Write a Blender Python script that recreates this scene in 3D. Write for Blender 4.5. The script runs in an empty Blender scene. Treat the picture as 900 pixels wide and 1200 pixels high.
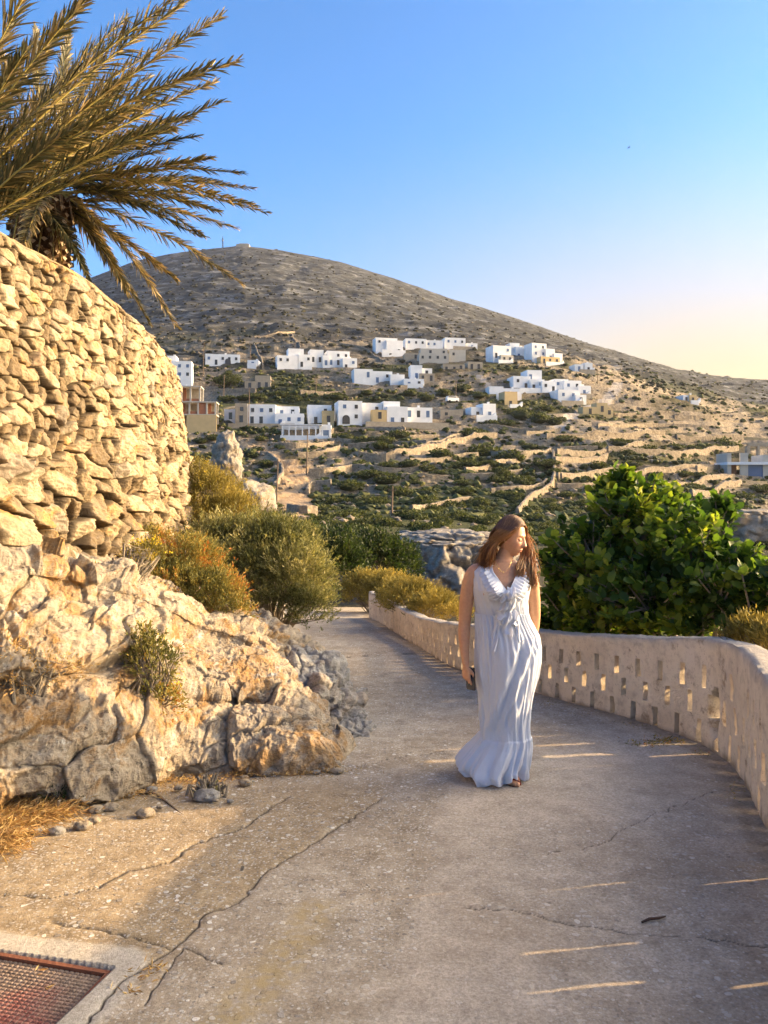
import bpy, bmesh, math, random
import numpy as np
from mathutils import Vector, Matrix
random.seed(7)
RNG = np.random.default_rng(7)
SC = bpy.context.scene
COL = SC.collection
R = math.radians
F = 900.0            # focal length of the 900 x 1200 photograph, in its pixels
HZ = 570.0           # row of the true horizon
CAMZ = 1.6

def P(px, py, d):
    """a direction seen in the photograph, at a distance d -> a place in the world"""
    return ((px-450.0)/F*d, d, CAMZ+(HZ-py)/F*d)
def zpath(y):
    return -0.04*y-0.002*y*y
def G(px, py):
    s = (py-HZ)/F; d = 3.0
    for _ in range(60):
        d = (CAMZ-zpath(d))/s
    return ((px-450.0)/F*d, d, zpath(d))

# ------------------------------------------------------------------ noise
def _hash(ix, iy, iz, seed):
    h = (ix.astype(np.int64)*374761393+iy.astype(np.int64)*668265263+iz.astype(np.int64)*2147483647+seed*1274126177) & 0xffffffff
    h = ((h ^ (h >> 13))*1274126177) & 0xffffffff
    h = ((h ^ (h >> 16))*2246822519) & 0xffffffff
    return ((h ^ (h >> 15)) & 0xffffff)/float(0xffffff)
def vnoise(p, seed=0):
    p = np.asarray(p, dtype=np.float64)
    f = np.floor(p); t = p-f; f = f.astype(np.int64)
    t = t*t*(3-2*t)
    x, y, z = f[:, 0], f[:, 1], f[:, 2]
    tx, ty, tz = t[:, 0], t[:, 1], t[:, 2]
    def c(a, b, d): return _hash(x+a, y+b, z+d, seed)
    x00 = c(0,0,0)*(1-tx)+c(1,0,0)*tx; x10 = c(0,1,0)*(1-tx)+c(1,1,0)*tx
    x01 = c(0,0,1)*(1-tx)+c(1,0,1)*tx; x11 = c(0,1,1)*(1-tx)+c(1,1,1)*tx
    return ((x00*(1-ty)+x10*ty)*(1-tz)+(x01*(1-ty)+x11*ty)*tz)*2-1
def fbm(p, octv=4, seed=0, gain=0.5, lac=2.03):
    p = np.asarray(p, dtype=np.float64); a = 1.0; s = 0.0; n = 0.0
    for i in range(octv):
        s = s+a*vnoise(p, seed+i*17); n += a; a *= gain; p = p*lac+13.7
    return s/n
def ridged(p, octv=4, seed=0):
    p = np.asarray(p, dtype=np.float64); a = 1.0; s = 0.0; n = 0.0
    for i in range(octv):
        s = s+a*(1-2*np.abs(vnoise(p, seed+i*17))); n += a; a *= 0.5; p = p*2.07+5.1
    return s/n
def worley(p, seed=0):
    """3-D cells: F1, F2 and a random number per cell"""
    p = np.asarray(p, dtype=np.float64); f = np.floor(p).astype(np.int64)
    F1 = np.full(len(p), 9.0); F2 = np.full(len(p), 9.0); cid = np.zeros(len(p))
    for a in (-1, 0, 1):
        for b in (-1, 0, 1):
            for c in (-1, 0, 1):
                g = f+np.array([a, b, c])
                o = np.stack([_hash(g[:,0], g[:,1], g[:,2], seed+k) for k in (1, 2, 3)], 1)
                d = np.sqrt(((g+o-p)**2).sum(1)); r = _hash(g[:,0], g[:,1], g[:,2], seed+9)
                m = d < F1
                F2 = np.where(m, F1, np.minimum(F2, d)); cid = np.where(m, r, cid); F1 = np.where(m, d, F1)
    return F1, F2, cid
def sstep(a, b, x):
    t = np.clip((x-a)/(b-a), 0, 1); return t*t*(3-2*t)

# ------------------------------------------------------------------ objects
def mesh_np(name, V, FS, mat=None, smooth=True, attrs=None):
    V = np.asarray(V, dtype=np.float32)
    if isinstance(FS, np.ndarray): FS = [FS]
    FS = [np.asarray(f, dtype=np.int32) for f in FS if len(f)]
    me = bpy.data.meshes.new(name)
    me.vertices.add(len(V)); me.vertices.foreach_set('co', V.ravel())
    lv = np.concatenate([f.ravel() for f in FS]); tot = np.concatenate([np.full(len(f), f.shape[1], dtype=np.int32) for f in FS])
    st = np.concatenate([[0], np.cumsum(tot)[:-1]]).astype(np.int32)
    me.loops.add(len(lv)); me.loops.foreach_set('vertex_index', lv)
    me.polygons.add(len(tot)); me.polygons.foreach_set('loop_start', st); me.polygons.foreach_set('loop_total', tot)
    me.update(calc_edges=True)
    me.polygons.foreach_set('use_smooth', np.full(len(tot), bool(smooth)))
    for k, a in (attrs or {}).items():
        at = me.attributes.new(k, 'FLOAT', 'POINT'); at.data.foreach_set('value', np.asarray(a, dtype=np.float32))
    if mat: me.materials.append(mat)
    me.validate()
    return me
def link(name, me, parent=None):
    o = bpy.data.objects.new(name, me); COL.objects.link(o)
    if parent is not None: o.parent = parent
    return o
def tag(o, label=None, cat=None, group=None, kind=None):
    if label: o['label'] = label
    if cat: o['category'] = cat
    if group: o['group'] = group
    if kind: o['kind'] = kind
    return o
def empty(name, loc, rz=0.0):
    o = bpy.data.objects.new(name, None); COL.objects.link(o); o.location = loc; o.rotation_euler = (0, 0, rz); o.empty_display_size = 0.2
    return o
def copy_tree(o, parent=None):
    c = o.copy(); COL.objects.link(c)
    if parent is not None: c.parent = parent
    for ch in o.children: copy_tree(ch, c)
    return c
def grid_faces(nu, nv, closed=False):
    """vertices index = i*nv + j"""
    i = np.arange(nu-1 if not closed else nu)[:, None]; j = np.arange(nv-1)[None, :]
    i2 = (i+1) % nu
    return np.stack([i*nv+j, i2*nv+j, i2*nv+j+1, i*nv+j+1], -1).reshape(-1, 4)
class MB:
    """collects boxes, tubes and free pieces into one mesh"""
    def __init__(s): s.V = []; s.Q = []; s.T = []; s.n = 0; s.A = []
    def add(s, V, Fq=None, Ft=None, a=0.0):
        V = np.asarray(V, dtype=np.float64)
        if Fq is not None and len(Fq): s.Q.append(np.asarray(Fq)+s.n)
        if Ft is not None and len(Ft): s.T.append(np.asarray(Ft)+s.n)
        s.V.append(V); s.A.append(np.broadcast_to(np.asarray(a, dtype=float), (len(V),))); s.n += len(V)
    def box(s, c, h, rz=0.0, a=0.0):
        x, y, z = h
        V = np.array([[-x,-y,-z],[x,-y,-z],[x,y,-z],[-x,y,-z],[-x,-y,z],[x,-y,z],[x,y,z],[-x,y,z]], dtype=float)
        if rz: V[:, :2] = V[:, :2] @ np.array([[math.cos(rz), math.sin(rz)],[-math.sin(rz), math.cos(rz)]])
        s.add(V+np.array(c), [[0,3,2,1],[4,5,6,7],[0,1,5,4],[1,2,6,5],[2,3,7,6],[3,0,4,7]], a=a)
    def tube(s, pts, rad, n=8, caps=True, a=0.0):
        pts = np.asarray(pts, dtype=float); m = len(pts); rad = np.broadcast_to(np.asarray(rad, dtype=float), (m,))
        t = np.gradient(pts, axis=0); t /= np.linalg.norm(t, axis=1)[:, None]+1e-9
        ref = np.array([0, 0, 1.0]) if abs(t[0][2]) < 0.9 else np.array([1.0, 0, 0])
        V = []; u = np.cross(t[0], ref)
        for k in range(m):
            u = u-t[k]*np.dot(u, t[k]); u /= np.linalg.norm(u)+1e-9; w = np.cross(t[k], u)
            an = np.linspace(0, 2*math.pi, n, endpoint=False)
            V.append(pts[k]+rad[k]*(np.cos(an)[:, None]*u+np.sin(an)[:, None]*w))
        V = np.concatenate(V)
        i = np.arange(m-1)[:, None]; j = np.arange(n)[None, :]; j2 = (j+1) % n
        Q = np.stack([i*n+j, i*n+j2, (i+1)*n+j2, (i+1)*n+j], -1).reshape(-1, 4)
        T = []
        if caps:
            V = np.concatenate([V, pts[:1], pts[-1:]]); c0 = m*n; c1 = m*n+1
            T = [[c0, (q+1) % n, q] for q in range(n)]+[[c1, (m-1)*n+q, (m-1)*n+(q+1) % n] for q in range(n)]
        s.add(V, Q, T, a=a)
    def build(s, name, mat, parent=None, smooth=False, attr=None):
        V = np.concatenate(s.V); FS = []
        if s.Q: FS.append(np.concatenate(s.Q))
        if s.T: FS.append(np.concatenate([np.asarray(t).reshape(-1, 3) for t in s.T]))
        me = mesh_np(name, V, FS, mat, smooth, {attr: np.concatenate(s.A)} if attr else None)
        return link(name, me, parent)

# ------------------------------------------------------------------ material helpers
class NT:
    def __init__(s, name):
        s.m = bpy.data.materials.new(name); s.m.use_nodes = True; s.t = s.m.node_tree; s.t.nodes.clear()
        s.out = s.n('ShaderNodeOutputMaterial'); s.tc = s.n('ShaderNodeTexCoord')
    def n(s, typ, **kw):
        nd = s.t.nodes.new(typ)
        for k, v in kw.items(): setattr(nd, k, v)
        return nd
    def l(s, a, b): s.t.links.new(a, b)
    def setin(s, sock, v):
        if hasattr(v, 'is_linked') or isinstance(v, bpy.types.NodeSocket): s.l(v, sock)
        else:
            if sock.type == 'RGBA' and len(v) == 3: v = (*v, 1)
            sock.default_value = v
    def noise(s, scale, detail=4, rough=0.55, vec=None, dist=0.0, dim='3D'):
        nd = s.n('ShaderNodeTexNoise'); nd.inputs['Scale'].default_value = scale; nd.inputs['Detail'].default_value = detail
        nd.inputs['Roughness'].default_value = rough; nd.inputs['Distortion'].default_value = dist
        s.l(vec if vec is not None else s.tc.outputs['Object'], nd.inputs['Vector']); return nd.outputs['Fac']
    def voro(s, scale, feat='F1', vec=None, rand=1.0, out='Distance'):
        nd = s.n('ShaderNodeTexVoronoi', feature=feat); nd.inputs['Scale'].default_value = scale; nd.inputs['Randomness'].default_value = rand
        s.l(vec if vec is not None else s.tc.outputs['Object'], nd.inputs['Vector']); return nd.outputs[out]
    def mapping(s, scale=(1,1,1), rot=(0,0,0), vec=None):
        nd = s.n('ShaderNodeMapping'); nd.inputs['Scale'].default_value = scale; nd.inputs['Rotation'].default_value = rot
        s.l(vec if vec is not None else s.tc.outputs['Object'], nd.inputs['Vector']); return nd.outputs[0]
    def ramp(s, fac, stops, interp='LINEAR'):
        nd = s.n('ShaderNodeValToRGB'); cr = nd.color_ramp; cr.interpolation = interp
        while len(cr.elements) < len(stops): cr.elements.new(0.5)
        for e, (p, c) in zip(cr.elements, stops):
            e.position = p; e.color = (*c, 1) if not isinstance(c, (int, float)) else (c, c, c, 1)
        s.l(fac, nd.inputs[0]); return nd.outputs[0]
    def rng(s, v, a, b, c=0.0, d=1.0):
        nd = s.n('ShaderNodeMapRange'); nd.inputs['From Min'].default_value = a; nd.inputs['From Max'].default_value = b
        nd.inputs['To Min'].default_value = c; nd.inputs['To Max'].default_value = d; s.l(v, nd.inputs['Value']); return nd.outputs[0]
    def mix(s, fac, a, b, mode='MIX'):
        nd = s.n('ShaderNodeMix', data_type='RGBA', blend_type=mode); nd.clamp_factor = True
        s.setin(nd.inputs[0], fac); s.setin(nd.inputs[6], a); s.setin(nd.inputs[7], b); return nd.outputs[2]
    def math(s, op, a, b=0.0):
        nd = s.n('ShaderNodeMath', operation=op); s.setin(nd.inputs[0], a); s.setin(nd.inputs[1], b); return nd.outputs[0]
    def attr(s, name):
        nd = s.n('ShaderNodeAttribute', attribute_name=name); return nd.outputs['Fac']
    def bump(s, h, dist=0.01, strength=1.0, nrm=None):
        nd = s.n('ShaderNodeBump'); nd.inputs['Distance'].default_value = dist; nd.inputs['Strength'].default_value = strength
        s.l(h, nd.inputs['Height'])
        if nrm is not None: s.l(nrm, nd.inputs['Normal'])
        return nd.outputs[0]
    def pbr(s, col, rough=0.8, nrm=None, spec=0.3, sub=0.0, trans=None, sheen=0.0, metal=0.0):
        b = s.n('ShaderNodeBsdfPrincipled'); s.setin(b.inputs['Base Color'], col); s.setin(b.inputs['Roughness'], rough)
        b.inputs['Specular IOR Level'].default_value = spec; b.inputs['Metallic'].default_value = metal
        if sub: b.inputs['Subsurface Weight'].default_value = sub; b.inputs['Subsurface Radius'].default_value = (0.02, 0.008, 0.004); b.inputs['Subsurface Scale'].default_value = 0.5
        if sheen: b.inputs['Sheen Weight'].default_value = sheen
        if nrm is not None: s.l(nrm, b.inputs['Normal'])
        o = b.outputs[0]
        if trans is not None:
            f, tcol = trans; t = s.n('ShaderNodeBsdfTranslucent'); s.setin(t.inputs['Color'], tcol)
            if nrm is not None: s.l(nrm, t.inputs['Normal'])
            mx = s.n('ShaderNodeMixShader'); mx.inputs[0].default_value = f; s.l(o, mx.inputs[1]); s.l(t.outputs[0], mx.inputs[2]); o = mx.outputs[0]
        s.l(o, s.out.inputs['Surface']); return s.m
def simple(name, col, rough=0.7, var=0.15, scale=8, bump=0.0, spec=0.3, metal=0.0):
    t = NT(name); f = t.noise(scale, 5)
    c = t.mix(f, tuple(x*(1-var) for x in col), tuple(min(1, x*(1+var)) for x in col))
    nr = t.bump(t.noise(scale*6, 4), bump) if bump else None
    return t.pbr(c, rough, nr, spec, metal=metal)
def leafmat(name, stops, trans=0.35, rough=0.5, spec=0.35, tint=(1.5, 1.6, 0.8)):
    """colour by the random number each leaf carries"""
    t = NT(name); c = t.ramp(t.attr('rnd'), stops)
    tc = t.mix(1.0, c, tint, 'MULTIPLY')
    return t.pbr(c, rough, None, spec, trans=(trans, tc))
M = {}
def make_mats():
    # concrete of the path: aggregate, cracks, earth, smoother repair
    t = NT('path_concrete'); ob = t.tc.outputs['Object']
    big = t.noise(0.9, 5, 0.6); mid = t.noise(7, 8, 0.72); fine = t.noise(70, 6, 0.8)
    base = t.ramp(mid, [(0.30, (0.26, 0.21, 0.15)), (0.5, (0.42, 0.355, 0.27)), (0.70, (0.57, 0.495, 0.395))])
    smooth = t.ramp(mid, [(0.28, (0.42, 0.36, 0.29)), (0.72, (0.64, 0.565, 0.47))])
    c = t.mix(t.attr('smooth'), base, smooth)
    c = t.mix(t.rng(big, 0.35, 0.7), c, t.mix(1.0, c, (0.80, 0.74, 0.66), 'MULTIPLY'))
    c = t.mix(t.attr('old'), c, t.ramp(t.noise(11, 6, .7), [(0.3, (0.22, 0.165, 0.10)), (0.55, (0.38, 0.29, 0.18)), (0.75, (0.50, 0.405, 0.27))]))
    c = t.mix(t.attr('pale'), c, t.ramp(mid, [(0.3, (0.42, 0.37, 0.30)), (0.7, (0.56, 0.51, 0.43))]))
    c = t.mix(t.rng(fine, 0.3, 0.7), t.mix(1.0, c, (0.55, 0.53, 0.50), 'MULTIPLY'), t.mix(1.0, c, (1.32, 1.32, 1.32), 'MULTIPLY'))
    w = t.n('ShaderNodeVectorMath', operation='ADD'); nz = t.n('ShaderNodeTexNoise'); nz.inputs['Scale'].default_value = 18; t.l(ob, nz.inputs['Vector'])
    sc = t.n('ShaderNodeVectorMath', operation='SCALE'); sc.inputs['Scale'].default_value = 0.035; t.l(nz.outputs['Color'], sc.inputs[0]); t.l(ob, w.inputs[0]); t.l(sc.outputs[0], w.inputs[1])
    def pebbles(scale, thr, soft, keep):
        d = t.voro(scale, 'F1', w.outputs[0]); cr = t.voro(scale, 'F1', w.outputs[0], out='Color')
        sep = t.n('ShaderNodeSeparateColor'); t.l(cr, sep.inputs[0])
        m = t.rng(d, thr, thr-soft); k = t.math('GREATER_THAN', sep.outputs[0], keep)
        return t.math('MULTIPLY', m, k), sep.outputs[1]
    p1, r1 = pebbles(21, 0.28, 0.05, 0.45); p2, r2 = pebbles(70, 0.38, 0.08, 0.2); p3, r3 = pebbles(36, 0.32, 0.06, 0.45)
    dens = t.math('MULTIPLY_ADD', t.attr('smooth'), -0.72); dens.node.inputs[2].default_value = 1.0
    dens = t.math('MULTIPLY', dens, t.rng(t.noise(2.2, 3), 0.30, 0.5, 0.45, 1.0))
    dens = t.math('MULTIPLY', dens, t.math('SUBTRACT', 1.0, t.attr('pale')))
    p1 = t.math('MULTIPLY', p1, dens); p2 = t.math('MULTIPLY', p2, dens)
    pc = t.ramp(r1, [(0, (0.22, 0.19, 0.16)), (0.5, (0.46, 0.42, 0.36)), (1, (0.76, 0.72, 0.65))])
    pc2 = t.ramp(r2, [(0, (0.17, 0.15, 0.13)), (0.5, (0.44, 0.41, 0.36)), (1, (0.72, 0.68, 0.62))])
    c = t.mix(t.math('MULTIPLY', p2, 0.8), c, pc2); c = t.mix(t.math('MULTIPLY', t.math('MULTIPLY', p3, dens), 0.8), c, t.ramp(r3, [(0, (.13, .11, .09)), (.4, (.36, .32, .27)), (1, (.66, .62, .55))])); c = t.mix(t.math('MULTIPLY', p1, 0.92), c, pc)
    c = t.mix(t.math('MULTIPLY', t.attr('ochre'), t.rng(t.noise(25, 5), .35, .6)), c, (0.40, 0.30, 0.15))
    dn = t.rng(t.math('ADD', t.attr('dirt'), t.math('MULTIPLY', t.math('SUBTRACT', t.noise(14, 6, .7), 0.5), 0.9)), 0.42, 0.75)
    c = t.mix(dn, c, t.ramp(t.noise(45, 5, .7), [(0.3, (0.13, 0.095, 0.06)), (0.7, (0.28, 0.21, 0.14))]))
    c = t.mix(t.math('MULTIPLY', t.attr('crack'), .85), c, (0.075, 0.058, 0.042))
    h = t.math('ADD', t.math('MULTIPLY', fine, 0.5), t.math('MULTIPLY', p1, 0.35)); h = t.math('ADD', h, t.math('MULTIPLY', t.noise(240, 3, .7), 0.35))
    M['path'] = t.pbr(c, 0.92, t.bump(h, 0.012, 1.0), 0.25)

    # dry stone bastion
    t = NT('drystone'); cell = t.attr('cell'); mid = t.noise(9, 6, .65); fine = t.noise(60, 5, .7)
    c = t.ramp(cell, [(0, (0.12, 0.095, 0.065)), (0.2, (0.26, 0.20, 0.13)), (.4, (.17, .125, .076)), (0.6, (0.32, 0.25, 0.155)), (0.8, (0.42, 0.345, 0.235)), (.9, (.27, .23, .185)), (1, (0.42, 0.225, 0.08))])
    c = t.mix(t.rng(mid, .35, .7), t.mix(1, c, (0.74, .71, .66), 'MULTIPLY'), t.mix(1, c, (1.15, 1.14, 1.12), 'MULTIPLY'))
    c = t.mix(t.rng(t.noise(3.1, 6, .7), .56, .68), c, (0.40, 0.235, 0.085))
    c = t.mix(t.rng(t.noise(22, 6, .75), .60, .70), c, (0.19, 0.165, 0.135))
    c = t.mix(t.rng(t.noise(38, 6, .8), .54, .66), c, (.24, .20, .15)); c = t.mix(t.attr('gap'), c, (0.055, 0.04, 0.026))
    h = t.math('ADD', mid, t.math('MULTIPLY', fine, .6))
    M['drystone'] = t.pbr(c, .92, t.bump(h, .022, 1.0), .2)

    # limestone of the outcrop
    def rock(name, a, b, lich, scale=1.0, grey=0.0):
        t = NT(name); mp = t.mapping((1, 1, 2.2)); big = t.noise(1.6*scale, 6, .65, mp); mid = t.noise(9*scale, 8, .7, mp); fine = t.noise(55*scale, 6, .75)
        c = t.ramp(mid, [(.25, a), (.5, tuple((p+q)/2 for p, q in zip(a, b))), (.75, b)])
        c = t.mix(t.rng(big, .42, .62), c, t.mix(1, c, (.80, .82, .88), 'MULTIPLY'))
        if lich:
            c = t.mix(t.math('MULTIPLY', t.rng(t.noise(2.6*scale, 8, .75, dist=.8), .49, .60), lich), c, t.ramp(fine, [(.3, (.26, .125, .035)), (.7, (.46, .27, .09))]))
            c = t.mix(t.rng(t.noise(5.5*scale, 7, .75), .58, .68), c, (.56, .54, .48))
        c = t.mix(t.rng(t.noise(14*scale, 8, .8), .55, .64), c, (.12, .10, .08)); c = t.mix(t.rng(t.noise(34*scale, 6, .8), .56, .66), c, (.20, .165, .125))
        h = t.math('ADD', mid, t.math('MULTIPLY', fine, .55)); h = t.math('ADD', h, t.math('MULTIPLY', t.noise(180*scale, 3, .7), .25))
        return t.pbr(c, .93, t.bump(h, .03/scale, 1.0), .2)
    M['rock'] = rock('limestone', (.30, .24, .165), (.58, .49, .365), .80)
    M['rock_grey'] = rock('grey_limestone', (.23, .215, .19), (.50, .48, .44), .25)
    M['rock_far'] = rock('far_rock', (.22, .19, .15), (.42, .37, .30), .4, 0.12)

    M['rock_dome'] = rock('dome_rock', (.14, .128, .11), (.36, .33, .28), .25, 0.6)
    # old limewash of the parapet
    t = NT('old_plaster'); big = t.noise(1.7, 6, .6); mid = t.noise(12, 7, .7); fine = t.noise(80, 5, .7)
    c = t.ramp(big, [(.3, (.68, .56, .42)), (.55, (.80, .69, .54)), (.75, (.76, .66, .54))])
    c = t.mix(t.rng(mid, .5, .72), c, (.50, .41, .31))
    c = t.mix(t.rng(t.noise(5, 8, .75), .57, .66), c, (.36, .27, .19)); c = t.mix(t.rng(t.noise(28, 7, .8), .58, .66), c, (.42, .33, .24))
    st = t.noise(6, 6, .7, t.mapping((1, 1, .12))); c = t.mix(t.math('MULTIPLY', t.rng(st, .55, .75), .5), c, (.40, .32, .24))
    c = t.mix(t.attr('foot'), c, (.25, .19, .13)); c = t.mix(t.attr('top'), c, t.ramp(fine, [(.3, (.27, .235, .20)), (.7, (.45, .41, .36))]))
    h = t.math('ADD', t.math('MULTIPLY', mid, .8), t.math('MULTIPLY', fine, .4))
    h = t.math('ADD', h, t.math('MULTIPLY', t.noise(36, 6, .75), .9)); M['plaster'] = t.pbr(c, .9, t.bump(h, .018, 1.0), .25)

    # hillside
    t = NT('hillside_ground'); mp = t.mapping((1, 1, 1)); n1 = t.noise(.02, 8, .65); n2 = t.noise(.16, 8, .7); n3 = t.noise(.9, 6, .7)
    soil = t.ramp(n2, [(.3, (.040, .038, .022)), (.5, (.066, .058, .036)), (.7, (.105, .088, .060))])
    c = t.mix(t.math('MULTIPLY', t.rng(n3, .56, .70), .5), soil, (.26, .225, .17))
    c = t.mix(t.rng(n3, .42, .28), c, (.095, .090, .048))
    up = t.ramp(t.noise(.05, 9, .72, t.mapping((.8, 1, 3.5), (.1, .22, 0))), [(.36, (.020, .022, .023)), (.46, (.037, .039, .040)), (.54, (.066, .068, .068)), (.60, (.150, .152, .152)), (.72, (.28, .285, .28))])
    up = t.mix(t.math('MULTIPLY', t.rng(t.noise(.35, 6, .75), .48, .64), .75), up, (.055, .052, .038))
    c = t.mix(t.attr('upper'), c, up)
    c = t.mix(t.attr('riser'), c, t.ramp(t.noise(1.6, 6, .75), [(.3, (.13, .105, .072)), (.5, (.25, .205, .15)), (.7, (.38, .325, .25))]))
    c = t.mix(t.math('MULTIPLY', t.attr('veg'), t.rng(n3, .25, .55, .5, 1.0)), c, t.ramp(t.noise(1.1, 6, .7), [(.3, (.034, .040, .018)), (.55, (.075, .080, .034)), (.75, (.15, .135, .065))]))
    c = t.mix(t.attr('dust'), c, t.ramp(n3, [(.3, (.30, .20, .115)), (.7, (.46, .34, .215))]))
    c = t.mix(t.attr('road'), c, (.33, .30, .27))
    h = t.math('ADD', t.math('MULTIPLY', n2, 1.0), t.math('MULTIPLY', n3, .5))
    M['hill'] = t.pbr(c, .95, t.bump(h, 1.6, .8), .1)
    t = NT('fieldstone'); n = t.noise(1.5, 7, .75)
    c = t.ramp(n, [(.3, (.13, .105, .075)), (.5, (.25, .205, .15)), (.7, (.37, .315, .24))])
    M['fieldwall'] = t.pbr(c, .95, t.bump(n, .4, 1), .1)
    t = NT('bank_earth'); n = t.noise(12, 7, .7)
    M['earth'] = t.pbr(t.ramp(n, [(.3, (.16, .115, .07)), (.7, (.34, .26, .165))]), .95, t.bump(n, .03, 1), .1)

    # houses
    t = NT('whitewash'); n = t.noise(.5, 5); M['white'] = t.pbr(t.ramp(n, [(.3, (.72, .72, .70)), (.7, (.84, .83, .81))]), .85)
    M['cream'] = simple('ochre_render', (.55, .40, .20), .9, .15, .8)
    M['stone_house'] = simple('house_stone', (.38, .32, .24), .95, .35, 1.2, .2)
    M['concrete'] = simple('raw_concrete', (.48, .44, .37), .9, .15, .8)
    M['brick'] = simple('brick_infill', (.33, .135, .07), .9, .25, 1.5)
    M['shutter'] = simple('blue_shutter', (.10, .16, .27), .6, .1, 3)
    M['glassdark'] = simple('dark_glass', (.035, .04, .05), .15, .1, 3, spec=.6)
    M['wood'] = simple('weathered_wood', (.17, .12, .08), .9, .25, 4, .02)
    M['rust'] = simple('rusty_metal', (.20, .075, .04), .8, .4, 14, .004)
    M['dark'] = simple('dark_void', (.02, .018, .015), .9, .1)
    M['steel'] = simple('galvanised', (.35, .36, .37), .5, .1, 3, metal=.6)
    t = NT('worn_cover'); f = t.noise(5, 5, .6)
    c = t.mix(t.attr('paint'), t.ramp(t.noise(30, 6, .7), [(.3, (.13, .085, .055)), (.7, (.30, .22, .16))]), t.ramp(t.noise(22, 6, .7), [(.35, (.17, .040, .03)), (.7, (.32, .15, .11))]))
    M['cover'] = t.pbr(c, .75, t.bump(t.noise(90, 4), .004), .4)

    # vegetation
    M['fig'] = leafmat('fig_leaf', [(0, (.020, .044, .010)), (.40, (.052, .100, .016)), (.75, (.13, .19, .024)), (1, (.30, .32, .045))], .45, .5, .35, (1.45, 1.5, .8))
    M['palm'] = leafmat('palm_leaf', [(0, (.030, .038, .018)), (.35, (.080, .080, .036)), (.65, (.165, .13, .056)), (.88, (.32, .23, .10)), (1, (.50, .38, .19))], .25, .5, .4, (1.4, 1.25, .8))
    M['palm_dry'] = leafmat('palm_dry', [(0, (.10, .06, .028)), (.5, (.19, .12, .055)), (1, (.34, .22, .11))], .2, .7, .2, (1.3, 1.1, .8))
    M['rachis'] = simple('palm_rachis', (.40, .33, .10), .5, .25, 3)
    t = NT('palm_boots'); c = t.ramp(t.attr('rnd'), [(0, (.055, .03, .015)), (.45, (.14, .085, .045)), (.55, (.34, .25, .16)), (1, (.52, .42, .30))]); M['boots'] = t.pbr(c, .9, t.bump(t.noise(40, 5), .01), .2)
    M['olive'] = leafmat('grey_green_leaf', [(0, (.050, .062, .024)), (.4, (.12, .13, .048)), (.75, (.24, .235, .095)), (1, (.42, .38, .18))], .3, .6, .25, (1.5, 1.4, .8))
    M['rusty_leaf'] = leafmat('rusty_leaf', [(0, (.075, .085, .030)), (.35, (.17, .165, .055)), (.65, (.30, .26, .075)), (.88, (.42, .27, .07)), (1, (.46, .16, .04))], .3, .65, .2, (1.4, 1.2, .7))
    M['gold'] = leafmat('gold_leaf', [(0, (.11, .10, .026)), (.5, (.24, .205, .055)), (1, (.42, .34, .09))], .3, .6, .2, (1.4, 1.2, .7))
    M['darkgreen'] = leafmat('dark_leaf', [(0, (.014, .026, .008)), (.6, (.032, .050, .014)), (1, (.08, .095, .025))], .3, .5, .3)
    M['scrub'] = leafmat('scrub_leaf', [(0, (.026, .034, .012)), (.5, (.060, .072, .022)), (1, (.125, .125, .042))], .2, .7, .15)
    M['hillscrub'] = leafmat('hill_scrub', [(0, (.028, .028, .016)), (.5, (.048, .046, .027)), (1, (.075, .070, .042))], .1, .8, .1)
    M['straw'] = leafmat('dry_grass', [(0, (.25, .13, .05)), (.5, (.42, .26, .11)), (1, (.58, .42, .2))], .25, .8, .1)
    M['flower'] = leafmat('yellow_bloom', [(0, (.55, .38, .02)), (1, (.75, .58, .04))], .3, .7, .1)
    M['bark'] = simple('bark', (.21, .175, .13), .9, .3, 12, .01)
    # the woman
    t = NT('skin'); n = t.noise(60, 4); c = t.ramp(n, [(.3, (.52, .265, .145)), (.7, (.60, .32, .18))])
    c = t.mix(t.math('MULTIPLY', t.attr('lip'), .8), c, (.50, .16, .12)); c = t.mix(t.attr('flush'), c, (.60, .26, .17))
    M['skin'] = t.pbr(c, .48, t.bump(t.noise(300, 3), .0006, .5), .4, sub=.25)
    t = NT('dress_cloth'); f1 = t.noise(260, 3, .6, t.mapping((1, 1, .06))); c = t.mix(t.noise(3, 3), (.66, .715, .81), (.74, .775, .85))
    M['dress'] = t.pbr(c, .8, t.bump(f1, .0015, .5), .2, sheen=.2, trans=(.32, (.78, .79, .86)))
    t = NT('hair'); c = t.ramp(t.attr('rnd'), [(0, (.028, .011, .006)), (.45, (.105, .045, .019)), (.75, (.22, .105, .04)), (1, (.50, .28, .10))]); M['hair'] = t.pbr(c, .38, None, .6, trans=(.35, (.85, .50, .18)))
    M['brow'] = simple('brow_hair', (.07, .032, .018), .6); M['eye'] = simple('eye_white', (.75, .72, .68), .2, .02); M['iris'] = simple('iris', (.06, .05, .035), .2)
    M['gold_metal'] = simple('gold', (.80, .55, .20), .25, .05, metal=1.0)
    M['phone'] = simple('phone_black', (.015, .015, .018), .2, .1, spec=.6)
    M['sandal'] = simple('sandal_leather', (.20, .035, .02), .5, .15); M['nail'] = simple('nail', (.5, .12, .10), .25, .05)
make_mats()
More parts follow.
